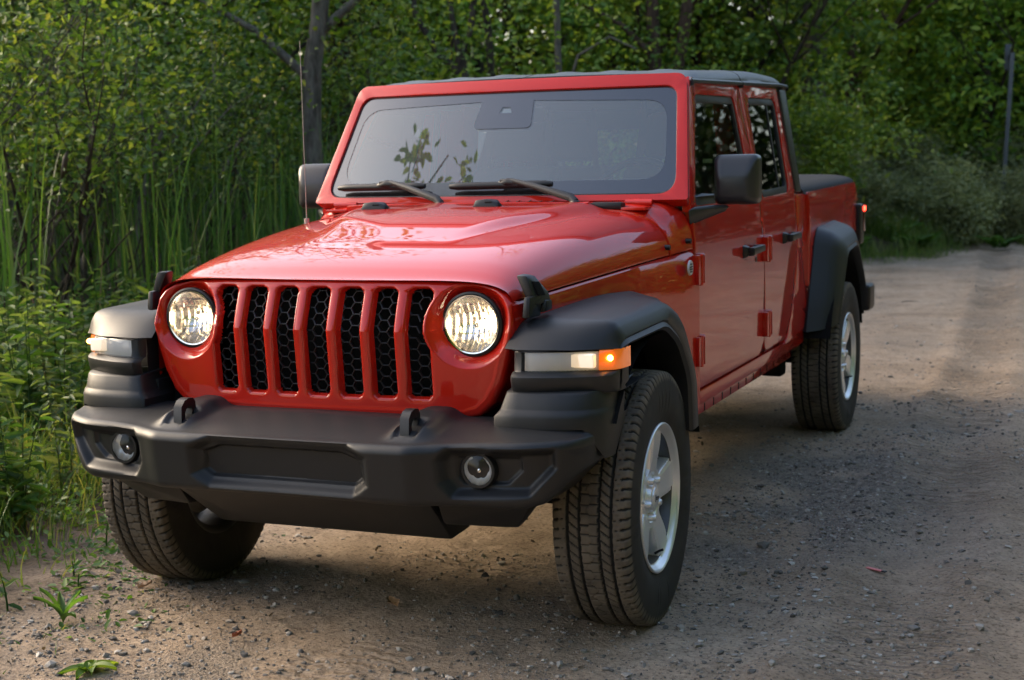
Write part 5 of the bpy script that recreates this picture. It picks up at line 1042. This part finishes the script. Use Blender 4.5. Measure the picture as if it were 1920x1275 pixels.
for i, p_ in enumerate(pts):
    k = wB if i % 3 == 1 else wA; s_ = r_.uniform(.55, 1.15)*(.6+.7*float(sm(.3, 1.1, verge(p_[0], p_[1])))); a = (p_[0], p_[1], float(height(p_[0], p_[1]))-.01)
    if i in (0, 1): k = (wA, wB)[i]; k.location = a; k.scale = (s_,)*3
    else: dup(k, a, r_.random()*6.28, s_)
# plants near the camera
def rosette(label, loc, n, L, w, lift, lm, seed):
    r = np.random.default_rng(seed); o = tree_root('broadleaf_weed', label, 'weed', (loc[0], loc[1], float(height(*loc))))
    for k in range(n):
        a = 6.28*(k+r.random()*.6)/n; ln = L*r.uniform(.6, 1.1); lf = lift*r.uniform(.6, 1.3); P = []
        for t in np.linspace(0, 1, 9):
            c = np.array([math.cos(a), math.sin(a), 0])*ln*(1-.35*lf)*t**(1+.3*lf)+np.array([0, 0, ln*(lf*t-.45*t*t+.12*t)]); s = np.array([-math.sin(a), math.cos(a), 0])*w*r.uniform(.95, 1.05)*math.sin(math.pi*min(1, .10+.9*t**.8))**.9
            P.append([c-s+np.array([0, 0, .012]), c, c+s+np.array([0, 0, .012])])
        V, F = grid(np.array(P)); f = fast('leaf', V, np.array(F), lm, {'tint': np.full(len(V), r.uniform(.25, .8))}); f.parent = o
    return o
rosette('upright broad-leaved weed at the edge of the dirt', (-.88, -.64), 8, .15, .012, .95, LV_WEED, 171)
rosette('flat dark-leaved weed in the foreground dirt', (-.50, -.99), 7, .10, .018, .40, LV_MID, 172)
for i, (x, y, lab, H) in enumerate(((-1.12, -.62, 'leafy weed clump at the left edge of the foreground', .16), (-1.16, -.24, 'tiny seedling with drooping leaves on bare dirt', .06), (-1.06, -.34, 'small sprig near the front tyre', .05), (-1.30, .12, 'small weed with round leaves beside the front tyre', .14))):
    k = weed(180+i, lab, H, 7, .055 if H < .1 else .07, LV_WEED, 1); k.location = (x, y, float(height(x, y)))
# things lying on the road
def lay(name, p, m, label, cat, loc, rot=0):
    o = new(name, p, m); o.location = (loc[0], loc[1], float(height(*loc))+.004); o.rotation_euler = (0, 0, rot); o['label'] = label; o['category'] = cat; return o
pk = lay('plastic_strip', join(box(-.035, .030, -.009, .009, 0, .005, .002, 1)), mat('pink_plastic', (.55, .16, .15), .5), 'short pink strip of plastic lying on the road', 'litter', (1.449, .786), R(-28)); c = new('dark_tip', box(.030, .048, -.007, .007, 0, .006, .002, 1), BLACK); c.parent = pk
def dry_leaf(label, loc, size, rot, colour):
    P = [[(size*t, size*.36*sg*math.sin(math.pi*(.06+.9*t))*(1+.25*math.sin(t*17)), .004+.012*abs(sg)+.012*t*t) for sg in (-1, -.5, 0, .5, 1)] for t in np.linspace(0, 1, 12)]; lay('fallen_leaf', grid(np.array(P)), mat('dry_leaf', colour, .7), label, 'leaf', loc, rot)
dry_leaf('curled tan fallen leaf in front of the truck', (.07, -.16), .055, 2.6, (.36, .20, .09)); dry_leaf('small rusty fallen leaf on the dirt at lower left', (-.26, -.62), .03, .4, (.30, .09, .04)); dry_leaf('pale fallen leaf beside the front tyre', (-.86, -.28), .05, .9, (.45, .31, .20))
lay('fallen_twig', tube([(-.08, 0, .004), (-.02, .012, .012), (.05, .004, .010), (.10, .02, .006)], [.004, .004, .003, .002], 6), BARKD, 'short dark twig on the road behind the truck', 'twig', (.35, 10.6), .4)
# cat-tail head and sign post
ct = tree_root('cattail', 'fluffy pale cattail head on a leaning stalk', 'reed', (-4.42, 3.40, float(height(-4.42, 3.40)))); s = new('stalk', tube([(0, 0, 0), (.12, .02, .8), (.30, .05, 1.50)], .005, 6), DRY, ang=0, fix=False); s.parent = ct
s = new('seed_head', tube([(.27, .045, 1.40), (.285, .048, 1.45), (.305, .052, 1.53), (.32, .054, 1.58)], [.006, .017, .019, .004], 10), DRY, ang=0); s.parent = ct
ps = tree_root('sign_post', 'grey steel post with a small sign seen edge-on at the bend', 'sign', (.40, 22.7, 0)); p_ = new('post', box(-.035, .035, -.03, .03, .3, 3.25, .006), mat('galvanised_steel', (.10, .11, .12), .6, .3)); p_.parent = ps; p_.rotation_euler = (0, R(2.6), 0)
p_ = new('sign_plate', box(-.13, .05, -.012, -.002, 2.95, 3.40, .004), bpy.data.materials['galvanised_steel']); p_.parent = ps; p_.rotation_euler = (0, R(2.6), R(40))
